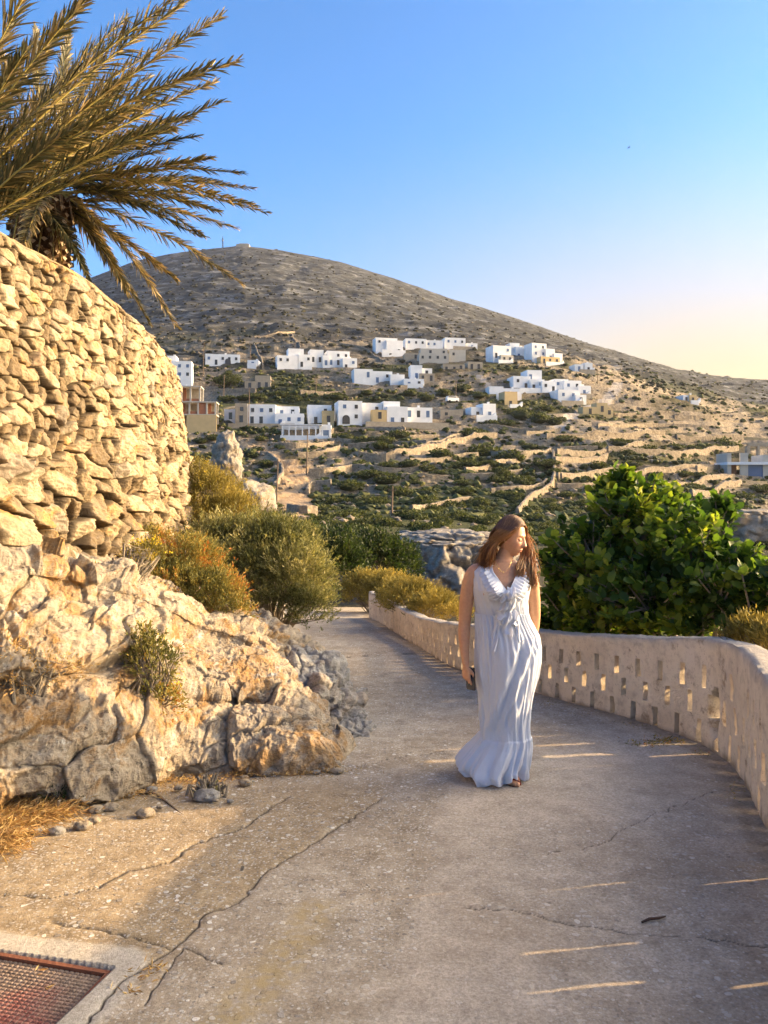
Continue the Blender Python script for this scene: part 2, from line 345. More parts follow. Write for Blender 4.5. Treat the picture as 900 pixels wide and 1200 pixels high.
# ------------------------------------------------------------------ the walking woman
WO = np.array(P(587, 925, 4.85)); WO[2] = zpath(4.85)
TOR = np.array([(.76,.046,.01,.150,.115),(.84,.042,.015,.160,.120),(.92,.034,.015,.156,.122),(.99,.018,.008,.146,.115),(1.045,.006,0,.150,.108),(1.12,0,-.005,.158,.116),(1.20,0,-.018,.170,.134),(1.26,.001,-.010,.170,.118),(1.31,.004,.002,.166,.095),(1.34,.008,.008,.138,.076),(1.365,.014,.012,.088,.062),(1.39,.020,.012,.058,.054),(1.43,.034,.006,.052,.053),(1.475,.052,.004,.052,.055)])
def torso(z): return [np.interp(z, TOR[:, 0], TOR[:, k]) for k in (1, 2, 3, 4)]
def catmull(K, n):
    K = np.asarray(K, dtype=float); Q = np.concatenate([[2*K[0]-K[1]], K, [2*K[-1]-K[-2]]]); u = np.linspace(0, len(K)-1.0001, n); out = []
    for v in u:
        i = int(v); t = v-i; a, b, c, d = Q[i:i+4]; out.append(.5*((2*b)+(c-a)*t+(2*a-5*b+4*c-d)*t*t+(3*b-a-3*c+d)*t**3))
    return np.array(out)
HC = np.array([.064, -.012, 1.522]); FA = R(58); tl = R(10)
HF = np.array([math.sin(FA)*math.cos(tl), -math.cos(FA)*math.cos(tl), -math.sin(tl)]); HL = np.array([math.cos(FA), math.sin(FA), 0.0])
# a little sideways lean of the head
HU = np.cross(HL, HF)*-1.0; HU = HU if HU[2] > 0 else -HU
def h2w(p): p = np.atleast_2d(p); return HC+p[:, :1]*HL+p[:, 1:2]*HF+p[:, 2:3]*HU
def head_mesh():
    n, m = 96, 72; th = np.linspace(0, 2*math.pi, n, endpoint=False); ph = np.linspace(1e-3, math.pi-1e-3, m)
    Tt, Pp = np.meshgrid(th, ph, indexing='ij'); x = np.sin(Pp)*np.cos(Tt); y = np.sin(Pp)*np.sin(Tt); z = np.cos(Pp)
    x, y, z = x.ravel(), y.ravel(), z.ravel(); X = x*.073; Y = y*.096-.004; Z = z*.122
    dn = np.clip(-z, 0, 1); X *= 1-.40*dn**1.6; Y = np.where(Y < 0, Y*(1-.45*dn), Y*(1-.10*dn**2)); Y += .010*dn*(y > -.2)
    X *= 1+.04*np.clip(z, 0, 1)
    f = sstep(.15, .6, y)
    Y = np.where(Y > .062, .062+(Y-.062)*.72, Y)
    g = lambda cx, cz, sx, sz: np.exp(-((X-cx)/sx)**2-((Z-cz)/sz)**2)
    nose = np.exp(-(X/(.0085+.005*sstep(.0, -.036, Z)))**2)*np.interp(Z, [-.056, -.047, -.038, -.020, .006, .018], [0, .72, 1, .66, .30, 0]); Y += f*nose*.029
    Y -= f*.012*(g(.031, .002, .017, .013)+g(-.031, .002, .017, .013)); Y += f*.0045*(g(.028, .024, .020, .008)+g(-.028, .024, .020, .008)+g(0, .024, .02, .01))
    Y += f*(.0085*g(0, -.0655, .021, .0048)+.0085*g(0, -.0775, .018, .0055)-.004*g(0, -.0712, .024, .0022)+.004*g(0, -.07, .03, .018)+.010*g(0, -.108, .020, .014)-.003*g(0, -.091, .02, .005))
    Y += f*.004*(g(.042, -.030, .02, .02)+g(-.042, -.030, .02, .02)); X += np.sign(X)*.003*np.exp(-((Z+.03)/.03)**2)*f
    return np.stack([X, Y, Z], 1), grid_faces(n, m, True), n, m
def loft(mb, rings, n=28, caps=True):
    """rings: centre, axis u, axis v (already scaled)"""
    V = []; an = np.linspace(0, 2*math.pi, n, endpoint=False)
    for c, u, v in rings: V.append(np.array(c)+np.cos(an)[:, None]*np.array(u)+np.sin(an)[:, None]*np.array(v))
    m = len(rings); i = np.arange(m-1)[:, None]; j = np.arange(n)[None, :]; j2 = (j+1) % n
    Q = np.stack([i*n+j, i*n+j2, (i+1)*n+j2, (i+1)*n+j], -1).reshape(-1, 4); V = np.concatenate(V+[np.array([rings[0][0]]), np.array([rings[-1][0]])])
    T = [[m*n, (q+1) % n, q] for q in range(n)]+[[m*n+1, (m-1)*n+q, (m-1)*n+(q+1) % n] for q in range(n)]
    mb.add(V, Q, T)
def hand(mb, wrist, d, n, w, curl=(22, 55, 55), s=1.0, thumb=1):
    """d: along the hand, n: the side the palm faces, w: towards the thumb"""
    d, n, w = [np.array(a, dtype=float)/np.linalg.norm(a) for a in (d, n, w)]; wrist = np.array(wrist)
    rings = [(wrist+d*t*s, w*a*s, n*b*s) for t, a, b in ((-.02, .024, .019), (.0, .026, .018), (.025, .034, .017), (.055, .040, .016), (.082, .041, .014), (.094, .037, .010))]
    loft(mb, rings, 20); tips = []
    for k, (o, L, r) in enumerate(((.030, .92, .0088), (.010, 1.0, .0090), (-.011, .94, .0086), (-.030, .74, .0076))):
        p = wrist+(d*(.082-.004*k)+w*o)*s; pts = [p-d*.02*s, p]; a = 0
        for q, (l, c) in enumerate(zip((.044, .027, .021), curl)):
            a += R(c+k*3); dd = d*math.cos(a)+n*math.sin(a); p = p+dd*l*L*s; pts.append(p)
        sp = catmull(pts, 14); mb.tube(sp, np.interp(np.linspace(0, 1, 14), [0, .3, .85, 1], [r*1.05, r, r*.86, r*.6])*s, 12); tips.append((pts[-1], dd, n))
    p = wrist+(d*.022+w*.026)*s; pts = [p-w*.012*s, p+(d*.022+w*.018+n*.010)*s, p+(d*.050+w*.022+n*.026)*s, p+(d*.074+w*.014+n*.036)*s]
    sp = catmull(pts, 14); mb.tube(sp, np.interp(np.linspace(0, 1, 14), [0, .4, .8, 1], [.014, .0105, .0095, .006])*s, 12); tips.append((pts[-1], d, w)); return tips
def make_woman():
    root = tag(empty('person', tuple(WO)), 'woman in a long pale blue ruffled dress walking up the lane, head turned aside', 'person')
    b = MB()
    zz = np.linspace(.76, 1.475, 40); rings = []
    for z in zz: cx, cy, a, bb = torso(z); rings.append(((cx, cy, z), (a-.004, 0, 0), (0, bb-.004, 0)))
    loft(b, rings, 48)
    for s in (-1, 1):                                                 # bust and shoulder roundness
        c = np.array([.002+s*.073, -.092, 1.195]); loft(b, [(c+np.array([0, 0, t*.062]), (.066*math.sqrt(max(.02, 1-t*t)), 0, 0), (0, .062*math.sqrt(max(.02, 1-t*t)), 0)) for t in np.linspace(-1, 1, 14)], 24)
    # arms
    A = catmull([(-.110,.010,1.315,.036),(-.160,.006,1.303,.047),(-.195,.004,1.24,.047),(-.216,.010,1.12,.0445),(-.226,.016,1.00,.0385),(-.232,.004,.91,.0375),(-.231,-.012,.82,.030),(-.226,-.024,.745,.0235),(-.224,-.028,.725,.0235)], 60)
    b.tube(A[:, :3], A[:, 3], 24)
    Bm = catmull([(.115,.012,1.315,.036),(.160,.012,1.300,.047),(.194,.022,1.24,.046),(.214,.045,1.12,.043),(.226,.070,1.02,.037),(.222,.088,.93,.036),(.205,.096,.85,.029),(.190,.092,.775,.0235),(.188,.090,.76,.023)], 60)
    b.tube(Bm[:, :3], Bm[:, 3], 24)
    tipsA = hand(b, (-.224, -.030, .722), (.03, -.10, -1), (.80, .60, -.02), (.55, -.83, .05), (18, 48, 50), .93)
    tipsB = hand(b, (.188, .090, .755), (-.04, -.05, -1), (-.85, .5, 0), (-.5, -.85, 0), (15, 30, 30), .93)
    # legs mid stride
    for pts in ([(.105,.01,.86,.080),(.102,-.01,.70,.072),(.090,-.035,.48,.052),(.082,-.035,.36,.048),(.072,-.035,.20,.038),(.066,-.03,.085,.034),(.064,-.028,.06,.034)],
                [(-.020,.01,.86,.080),(-.022,.02,.70,.072),(-.030,.035,.48,.052),(-.045,.11,.36,.056),(-.055,.19,.21,.041),(-.060,.24,.115,.034),(-.06,.245,.09,.034)]):
        Lg = catmull(pts, 50); b.tube(Lg[:, :3], Lg[:, 3], 24)
    def foot(heel, toe, w=.041):
        heel, toe = np.array(heel), np.array(toe); d = toe-heel; L = np.linalg.norm(d); d /= L; s = np.cross(d, [0, 0, 1.0]); s /= np.linalg.norm(s); u = np.cross(s, d)
        loft(b, [(heel+d*L*t+u*h, s*a, u*h2) for t, a, h, h2 in ((0, .012, .022, .016), (.06, .028, .030, .028), (.25, .031, .036, .036), (.50, .034, .030, .030), (.72, .042, .020, .020), (.84, .040, .013, .013), (.9, .034, .010, .009))], 20)
        for k, (o, l, r) in enumerate(((-.026, .036, .0115), (-.009, .036, .0085), (.005, .030, .0078), (.018, .024, .0072), (.030, .017, .0065))):
            p = heel+d*L*(.86-.02*k)+s*o+u*.010; b.tube(catmull([p-d*.01, p, p+d*l*.6+u*.003, p+d*l-u*.002], 8), [r, r, r, r, r, r, r*.85, r*.5], 10)
        return d, s, u, L
    heel, toe = (.070, .045, .012), (.052, -.185, .012); fd, fs, fu, fL = foot(heel, toe); foot((-.062, .285, .075), (-.045, .08, .016))
    # head, ears, closed lids
    hv, hf, n, m = head_mesh(); b.add(h2w(hv), hf[:, ::-1]); k = len(b.V)-1
    i = np.arange(n); b.T.append(np.stack([np.full(n, 0), 0*i, 0*i], 1)[:0]) if False else None
    for s in (-1, 1):
        e = catmull([(s*.070,-.002,.020),(s*.079,-.012,.030),(s*.084,-.024,.020),(s*.082,-.022,.000),(s*.075,-.010,-.020),(s*.069,-.002,-.028)], 16); b.tube(h2w(e), .0058, 10)
        e = catmull([(s*.070,-.006,.018),(s*.076,-.014,.008),(s*.071,-.006,-.018)], 8); b.tube(h2w(e), .0065, 10)
        c = np.array([s*.0305, .0655, .0015]); t = np.linspace(-1, 1, 12); loft(b, [(h2w(c+np.array([0, 0, q*.0108]))[0], HL*.0148*math.sqrt(max(.01, 1-q*q)), HF*.0125*math.sqrt(max(.01, 1-q*q))) for q in t], 20)
        c = np.array([s*.0095, .083, -.0425]); loft(b, [(h2w(c+np.array([0, q*.008, 0]))[0], HL*.0075*math.sqrt(max(.01, 1-q*q)), HU*.0058*math.sqrt(max(.01, 1-q*q))) for q in np.linspace(-1, 1, 9)], 12)
    V = np.concatenate(b.V); me = mesh_np('body_raw', V, [np.concatenate(b.Q), np.concatenate([np.asarray(t).reshape(-1, 3) for t in b.T])], None, True)
    # close the two poles of the head
    o = bpy.data.objects.new('body_raw', me); COL.objects.link(o); bm = bmesh.new(); bm.from_mesh(me); bmesh.ops.holes_fill(bm, edges=[e for e in bm.edges if e.is_boundary], sides=0); bmesh.ops.recalc_face_normals(bm, faces=bm.faces); bm.to_mesh(me); bm.free()
    r = o.modifiers.new('fuse', 'REMESH'); r.mode = 'VOXEL'; r.voxel_size = .0026; sm = o.modifiers.new('ease', 'SMOOTH'); sm.factor = .5; sm.iterations = 2
    bpy.context.view_layer.update(); me2 = bpy.data.meshes.new_from_object(o.evaluated_get(bpy.context.evaluated_depsgraph_get())); me2.name = 'body'
    bpy.data.objects.remove(o); body = link('body', me2, root); me2.materials.clear(); me2.materials.append(M['skin']); nvt = len(me2.vertices)
    co = np.empty(nvt*3, dtype=np.float32); me2.vertices.foreach_get('co', co); co = co.reshape(-1, 3).astype(float); q = co-HC; hx, hy, hzz = q@HL, q@HF, q@HU
    lip = np.exp(-(hx/.019)**4-((hzz+.0712)/(.0085*(1-.35*np.clip(np.abs(hx)/.022, 0, 1))))**4)*(hy > .055)
    fl = (np.exp(-((np.abs(hx)-.040)/.02)**2-((hzz+.035)/.018)**2)*.5+np.exp(-(hx/.012)**2-((hzz+.04)/.01)**2)*.4)*(hy > .03)
    for nm, a in (('lip', np.clip(lip*1.1, 0, 1)), ('flush', fl)):
        at = me2.attributes.new(nm, 'FLOAT', 'POINT'); at.data.foreach_set('value', a.astype(np.float32))
    me2.polygons.foreach_set('use_smooth', np.ones(len(me2.polygons), dtype=bool))
    # brows and lashes
    for s in (-1, 1):
        m_ = MB(); rg = random.Random(3)
        for k in range(46):
            t = k/45; c = np.array([s*(.013+.034*t), .0795-.014*t*t-.006*t, .0185+.008*math.sin(t*2.4)]); c += np.array([0, 0, rg.uniform(-.0022, .0022)*(1-.5*t)]); m_.tube(h2w(np.array([c, c+np.array([s*.0035, .0006, .0018])])), [.0006, .0003], 4, False)
        m_.build('eyebrow', M['brow'], root)
        m_ = MB()
        for k in range(22):
            t = k/21; c = np.array([s*(.018+.025*t), .0775-.010*(2*t-1)**2, -.0055-.0025*math.sin(t*3.14)]); m_.tube(h2w(np.array([c, c+np.array([s*.001, .004, -.0026]), c+np.array([s*.002, .0075, -.0025])])), [.0006, .0005, .0002], 4, False)
        m_.build('eyelash', M['brow'], root)
    # ---------------- hair
    rg = np.random.default_rng(5); hb = MB()
    ex = np.array([.080, .104, .130])
    def push(pts, k):
        q = pts-HC; l = np.stack([q@HL, q@HF+.006, q@HU], 1); r = np.linalg.norm(l/ex, axis=1); f = np.where(r < k, k/np.maximum(r, 1e-3), 1); l = l*f[:, None]; return HC+l[:, :1]*HL+(l[:, 1:2]-.006)*HF+l[:, 2:3]*HU
    def lock(pts, r0, tone, wave=.006, k=1.0, ph=None):
        sp = catmull(pts, 22); t = np.linspace(0, 1, 22); ph = rg.uniform(0, 6.28) if ph is None else ph
        sp = push(sp, k); sp[:, 0] += np.sin(t*9+ph)*wave*t; sp[:, 1] += np.cos(t*8+ph)*wave*t
        hb.tube(sp, r0*np.interp(t, [0, .15, .6, 1], [.55, 1, .9, .12]), 6, False, a=tone)
    # scalp
    n, m = 60, 44; th = np.linspace(0, 2*math.pi, n, endpoint=False); ph = np.linspace(.001, 2.3, m); Tt, Pp = np.meshgrid(th, ph, indexing='ij')
    lim = np.interp(((Tt-math.pi/2+math.pi) % (2*math.pi))-math.pi, [-3.14, -1.9, -1.25, -.9, -.45, 0, .45, .9, 1.25, 1.9, 3.14], [2.25, 2.1, 1.50, 1.05, .86, .80, .86, 1.05, 1.50, 2.1, 2.25]); Pp = Pp/2.3*lim
    S = np.stack([np.sin(Pp)*np.cos(Tt)*ex[0], np.sin(Pp)*np.sin(Tt)*ex[1]-.006, np.cos(Pp)*ex[2]], -1).reshape(-1, 3)*.985; hb.add(h2w(S), grid_faces(n, m, True)[:, ::-1], a=.22)
    def root_pt(x, y):                                                # on the crown, head coordinates
        z = ex[2]*math.sqrt(max(.02, 1-(x/ex[0])**2-((y+.006)/ex[1])**2)); return h2w([[x, y, z]])[0]
    W = lambda x, y, z: np.array([x, y, z])
    for i in range(430):      # camera side: swept back over the ear towards the shoulder at the left
        y0 = rg.uniform(-.070, .072); a = root_pt(rg.uniform(-.012, .004), y0); t = rg.random(); yy = (y0+.07)/.142
        p1 = h2w([[-.080-.004*rg.random(), y0*.75-.016, .060]])[0]; p2 = h2w([[-.086, y0*.35-.045-.01*rg.random(), -.005-.02*t]])[0]
        e = W(-.118+.050*yy+rg.normal()*.012, -.052+.05*(1-yy)+rg.normal()*.018, 1.395+rg.normal()*.014); p3 = p2*.45+e*.55+W(-.012, -.006, .01)
        e2 = W(-.128+.050*yy+rg.normal()*.014, -.055+rg.normal()*.02, 1.350-.02*t+rg.normal()*.012)
        lock([a, p1, p2, p3, e, e2], .0046, np.clip(.40+.30*rg.normal(), 0, 1), .006, 1.0+.08*rg.random())
    for i in range(240):      # back of the head
        x0 = rg.uniform(-.05, .07); a = root_pt(x0*.3, -.05+rg.uniform(-.03, .02)); p1 = h2w([[x0, -.104, .03]])[0]; p2 = h2w([[x0*.9, -.110, -.05]])[0]
        e = W(-.105+rg.normal()*.02, .03+x0*.7, 1.34+rg.normal()*.018); lock([a, p1, p2, p2*.4+e*.6+W(-.01, 0, .01), e], .0052, np.clip(.35+.28*rg.normal(), 0, 1), .007, 1.0+.07*rg.random())
    for i in range(170):      # behind the neck, down to the shoulders
        x0 = rg.uniform(-.06, .06); a = root_pt(x0*.2, -.03+rg.uniform(-.03, .03)); p1 = h2w([[x0*1.3, -.106, .01]])[0]; u = rg.random()
        e = W(-.085+.115*u, .075+.01*rg.normal(), 1.36+rg.normal()*.012); lock([a, p1, p1*.5+e*.5+W(0, .02, -.01), e, e+W(-.01, .01, -.05)], .0060, np.clip(.25+.25*rg.normal(), 0, 1), .006, 1.0+.05*rg.random())
    for i in range(390):      # her left: falls forward, sunlight put in as a lighter golden tone, ends on the chest
        y0 = rg.uniform(-.05, .074); a = root_pt(rg.uniform(-.004, .012), y0); u = rg.random(); v = rg.random()
        p1 = h2w([[.078, y0*.8+.004, .062]])[0]; p2 = W(.118+.060*u, .020+.030*v, 1.500); p3 = W(.135+.066*u+rg.normal()*.004, .012+.03*v-.02*u, 1.415)
        e = W(.110+.092*u+rg.normal()*.008, -.035-.05*v, 1.330+rg.normal()*.012); e2 = W(.112+.095*u+rg.normal()*.012, -.085-.03*v, 1.245-.055*rg.random()); 
        if u < .45: e = W(.085+.12*u, -.085, 1.345); e2 = W(.075+.12*u+rg.normal()*.01, -.118, 1.275+.02*rg.normal())
        lock([a, p1, p2, p3, e, e2], .0042, np.clip(.65+.28*rg.normal(), 0, 1), .009, 1.0+.06*rg.random())
    for i in range(150):       # stray strands
        y0 = rg.uniform(-.06, .06); a = root_pt(rg.uniform(-.01, .01), y0); sd = rg.choice([-1, 1]); p1 = h2w([[sd*.088, y0, .05]])[0]; e = W(-.13 if sd < 0 else .205, -.02, 1.36)+rg.normal(size=3)*.02
        lock([a, p1, (p1+e)/2+W(sd*.012, 0, .02), e], float(rg.uniform(.0008, .0018)), .85, .014, 1.08)
    hb.build('hair', M['hair'], root, True, 'rnd')
    # ---------------- dress: bodice
    nt, nk = 160, 44; th = np.linspace(0, 2*math.pi, nt, endpoint=False); V = np.zeros((nt, nk, 3)); vx = .015
    for i, t in enumerate(th):
        x = .165*math.cos(t); front = math.sin(t) < 0
        top = min(1.352, 1.198+max(0, abs(x-vx)-.002)/.098*.158) if front else 1.345
        if abs(x) > .150: top = min(top, 1.352-(abs(x)-.150)/.015*.020)
        for k in range(nk):
            z = 1.035+(top-1.035)*k/(nk-1); cx, cy, a, bb = torso(z); g = 1+0*z
            pk = .010+.010*float(sstep(1.24,1.31,np.array(z)))+.0045*math.sin(t*46+3*math.sin(z*30))*sstep(1.14, 1.05, np.array(z))+.0022*math.sin(t*23+z*40)
            bust = .040*math.exp(-((z-1.195)/.060)**2)*(math.exp(-((cx+a*math.cos(t)-.075)/.05)**2)+math.exp(-((cx+a*math.cos(t)+.070)/.05)**2)+.35*math.exp(-(a*math.cos(t)/.05)**2)) if front else 0
            V[i, k] = (cx+(a+pk)*math.cos(t), cy+(bb+pk+bust)*math.sin(t), z)
    V[:, -1, 2] += fbm(V[:, -1]*60, 2, 3)*.002
    def shell(name, V, closed, mat, parent, th_=.0016):
        nu, nv = V.shape[:2]; me = mesh_np(name, V.reshape(-1, 3), grid_faces(nu, nv, closed), M[mat], True); o = link(name, me, parent)
        s = o.modifiers.new('cloth', 'SOLIDIFY'); s.thickness = th_; s.offset = 0; return o
    dress = shell('dress', V, True, 'dress', root)
    # ---------------- skirt
    ZK = np.array([1.045, 1.0, .95, .90, .82, .75, .65, .53, .45, .39, .32, .26, .215, .165, .11, .06, .012])
    CX = np.array([.004, .012, .026, .040, .046, .048, .043, .034, .031, .031, .034, .034, .018, -.004, -.026, -.040, -.034]); AX = np.array([.166, .172, .184, .194, .203, .206, .196, .170, .158, .150, .146, .152, .170, .186, .198, .202, .186])
    BY = np.array([.122, .135, .150, .160, .170, .175, .172, .160, .160, .160, .165, .175, .19, .21, .225, .235, .235]); CY = np.array([0, .005, .01, .012, .015, .02, .025, .03, .035, .04, .05, .055, .06, .06, .06, .06, .06])
    nt, nk = 420, 230; th = np.linspace(0, 2*math.pi, nt, endpoint=False); zz = np.linspace(1.045, .012, nk); TH, Z = np.meshgrid(th, zz, indexing='ij')
    cx = np.interp(Z, ZK[::-1], CX[::-1]); ax = np.interp(Z, ZK[::-1], AX[::-1]); by = np.interp(Z, ZK[::-1], BY[::-1]); cy = np.interp(Z, ZK[::-1], CY[::-1]); d = 1.045-Z
    c, s = np.cos(TH), np.sin(TH); n3 = np.stack([c.ravel()*1.2, s.ravel()*1.2, Z.ravel()*.6], 1)
    warp = fbm(n3*1.3, 3, 4).reshape(TH.shape)
    sh = lambda a: (1-np.abs(np.sin(a)))                              # sharp-crested fold
    f1 = sh(TH*5.5+d*4.4+warp*2.6)-.36; f2 = sh(TH*10-d*2.2+warp*3.5+1.0)-.36; f3 = np.sin(TH*38+warp*6)
    # diagonal sweep from the far hip down to the left hem, across the front
    xs = cx+ax*c; front = sstep(.1, -.5, s)
    dg1 = xs-(-.055+.30*(Z-.42)); dg2 = xs-(-.105+.24*(Z-.26)); dg3 = xs-(.015+.36*(Z-.46)); dg4 = xs-(.055+.33*(Z-.40))
    zr = sstep(.16, .34, Z)*sstep(.98, .80, Z)
    diag = (.015*np.exp(-(dg1/.022)**2)+.010*np.exp(-(dg2/.024)**2)+.011*np.exp(-(dg3/.020)**2)+.007*np.exp(-(dg4/.018)**2)-.014*np.exp(-((dg1-.040)/.022)**2)-.009*np.exp(-((dg3-.034)/.018)**2))*front*zr
    leg = .030*np.exp(-((xs-.095)/.07)**2-((Z-.50)/.17)**2)*front      # the forward knee pushes the cloth
    amp = np.interp(d, [0, .08, .3, .6, .8, 1.04], [.002, .006, .010, .013, .017, .026])
    back = 1-.35*front
    wr = ridged(np.stack([TH.ravel()*2.0, Z.ravel()*3.2+TH.ravel()*1.2, Z.ravel()*0+2], 1), 4, 61).reshape(TH.shape); rr = amp*(f1*1.0*back+f2*.6)+wr*.0075*sstep(1.0, .85, Z)+f3*np.interp(d, [0, .04, .15, .3, 1], [.0045, .0050, .0032, .0018, .0012])+diag+leg*.6
    tier = sstep(.262, .252, Z+warp*.02+.02*xs); rr += tier*(.007+.010*np.sin(TH*30+warp*9)*sstep(.26, .12, Z)*.6)
    rr += np.exp(-((Z-.030)/.05)**2)*(.018*np.sin(TH*9+warp*4+1)+.010*np.sin(TH*21+warp*5))
    X = cx+(ax+rr)*c; Y = cy+(by+rr*1.2)*s
    hem = sstep(.24, .0, Z); X += hem*(-.045*np.exp(-((c+1)/.5)**2)*sstep(.0, .10, Z)*1.0)
    foot_gap = np.exp(-((X-.050)/.036)**2)*front*hem; Zf = Z+foot_gap*.050*sstep(.12, .0, Z)+hem*.010*np.sin(TH*7+1.2)*sstep(.1, .0, Z)+.006*hem
    Vs = np.stack([X, Y, Zf], -1)
    sk = shell('skirt', Vs, True, 'dress', root)
    # ---------------- ruffles along the neckline
    def front_pt(x, z, off):
        cx_, cy_, a, bb = torso(z); u = np.clip((x-cx_)/(a+.01), -.97, .97); bust = .040*np.exp(-((z-1.195)/.060)**2)*(np.exp(-((x-.075)/.05)**2)+np.exp(-((x+.070)/.05)**2)+.35*np.exp(-((x-cx_)/.05)**2))
        return np.stack([x, cy_-(bb+.010+bust)*np.sqrt(1-u*u)-off, z], -1)
    def ruffle(A, B, width, freq, seed, lift=.022, dirx=1, n=170, m=14, sag=.9, name='ruffle'):
        t = np.linspace(0, 1, n)[:, None]; v = np.linspace(0, 1, m)[None, :]; A, B = np.array(A), np.array(B)
        w = width*np.interp(t, [0, .15, .5, .85, 1], [.45, .8, 1, 1.1, .9])*(1+.10*fbm(np.stack([t.ravel()*9, t.ravel()*0+seed, t.ravel()*0], 1), 2, seed)[:, None])
        ph = 2*math.pi*freq*t+fbm(np.stack([t.ravel()*4, t.ravel()*0+seed, t.ravel()*0], 1), 2, seed+3)[:, None]*3
        wob = np.sin(ph+v*.9)*v**.8; x = A[0]+(B[0]-A[0])*t+dirx*w*v*.80+wob*.006*dirx; z = A[1]+(B[1]-A[1])*t-w*v*sag*.62+np.cos(ph)*.006*v
        off = .004+.010*v+lift*(.5+.5*wob)*v; return shell(name, front_pt(x, z, off), False, 'dress', dress, .0012)
    ruffle((-.098, 1.352), (.013, 1.190), .100, 8.5, 3, .024, -1); ruffle((-.090, 1.344), (.015, 1.200), .062, 9.5, 5, .030, -1)
    ruffle((.120, 1.352), (.017, 1.190), .094, 8.5, 7, .024, 1); ruffle((.112, 1.344), (.015, 1.200), .060, 9.5, 9, .030, 1)
    # piping of the V neckline
    for sx, x0 in ((-1, -.098), (1, .120)):
        t = np.linspace(0, 1, 30); m_ = MB(); m_.tube(front_pt(x0+(.015-x0)*t, 1.354+(1.196-1.354)*t, .004), .0028, 6); m_.build('neck_piping', M['dress'], dress, True)
    # cascade and the two loose ties
    def cascade(x0, z0, x1, z1, w0, w1, freq, seed, out=.03, name='tie'):
        n, m = 130, 14; t = np.linspace(0, 1, n)[:, None]; v = np.linspace(-1, 1, m)[None, :]; w = w0+(w1-w0)*t; ph = 2*math.pi*freq*t+seed
        x = x0+(x1-x0)*t+v*w+.008*np.sin(ph*.7+v*1.4)*t; z = z0+(z1-z0)*t-np.abs(v)*.012*np.sin(ph)-(.5+.5*v)*.018*t+.006*np.sin(v*7+ph)*t; zc = np.clip(z, .95, 1.34)
        zc2 = np.maximum(z, .80); off = .016+out*(.35+.35*np.sin(ph+v*2.2)+.3*np.sin(v*5+ph*.5))*np.interp(t, [0, .2, 1], [.3, 1, 1])
        pt = front_pt(x, zc, off); pt[..., 2] = z; dd = np.clip(.95-z, 0, 1); pt[..., 1] -= dd*.25+.012; return shell(name, pt, False, 'dress', dress, .0012)
    cascade(.006, 1.215, -.012, 1.02, .026, .046, 3.6, 1, .034, 'ruffle'); cascade(.030, 1.225, .042, 1.00, .022, .044, 3.2, 4, .030, 'ruffle'); cascade(.012, 1.20, .010, .945, .020, .030, 2.8, 2.2, .036, 'ruffle')
    cascade(-.030, 1.07, -.066, .845, .012, .020, 1.6, 5, .020); cascade(.058, 1.08, .098, .90, .012, .022, 1.6, 7, .018)
    # necklace, sandal, nails
    m_ = MB(); pts = catmull([(-.040,-.052,1.395),(-.046,-.075,1.37),(-.030,-.098,1.335),(-.010,-.108,1.315),(.020,-.106,1.322),(.048,-.080,1.362),(.055,-.055,1.395)], 40); m_.tube(pts, .0011, 5)
    for k in range(3): c = pts[13+k*4]; m_.tube([c+np.array([0, -.003, .002]), c+np.array([0, -.004, -.007])], [.0035, .0025], 8)
    m_.build('necklace', M['gold_metal'], root, True)
    heel, toe = np.array(heel), np.array(toe); m_ = MB(); loft(m_, [(heel+fd*fL*t-fu*.006, fs*a, fu*.006) for t, a in ((-.03, .01), (.02, .030), (.3, .033), (.6, .038), (.8, .046), (1.0, .040), (1.08, .02))], 20)
    for t, h in ((.66, .042), (.82, .030)): m_.tube(catmull([heel+fd*fL*t-fs*.044, heel+fd*fL*t-fs*.030+fu*h*.8, heel+fd*fL*t+fu*(h+.004), heel+fd*fL*t+fs*.030+fu*h*.8, heel+fd*fL*t+fs*.044], 16), .0055, 8)
    m_.build('sandal', M['sandal'], root, True)
    m_ = MB()
    for (p, dd, nn) in tipsA[:4]+tipsB[:4]:
        o_ = np.cross(dd, np.cross(nn, dd)); o_ /= np.linalg.norm(o_)
    # phone held in her right hand
    ph_ = tag(empty('phone', tuple(WO+np.array([-.196, -.045, .640])), 0), 'dark smartphone held low in the woman\'s right hand', 'phone'); m_ = MB()
    a = R(54); u = np.array([math.sin(a)*.64, -math.cos(a)*.9, 0]); u /= np.linalg.norm(u); n_ = np.array([u[1], -u[0], 0]); dn = np.array([.03, -.10, -1.]); dn /= np.linalg.norm(dn); n_ = np.cross(u, dn)
    def slab(mb, w, h, t, r=.008):
        pts = []
        for (sx, sy, a0) in ((1, 1, 0), (-1, 1, 90), (-1, -1, 180), (1, -1, 270)):
            for q in range(6): an = R(a0+q*18); pts.append((sx*(w-r)+r*math.cos(an), sy*(h-r)+r*math.sin(an)))
        k = len(pts); V = [u*x+dn*y+n_*z for z in (-t, t) for x, y in pts]; c = [n_*-t, n_*t]
        T = [[2*k, (i+1) % k, i] for i in range(k)]+[[2*k+1, k+i, k+(i+1) % k] for i in range(k)]; mb.add(np.array(V+c), [[i, (i+1) % k, k+(i+1) % k, k+i] for i in range(k)], T)
    slab(m_, .034, .070, .0042); m_.build('case', M['phone'], ph_); m_ = MB(); slab(m_, .0315, .066, .0048); m_.build('screen', M['glassdark'], ph_)
make_woman()
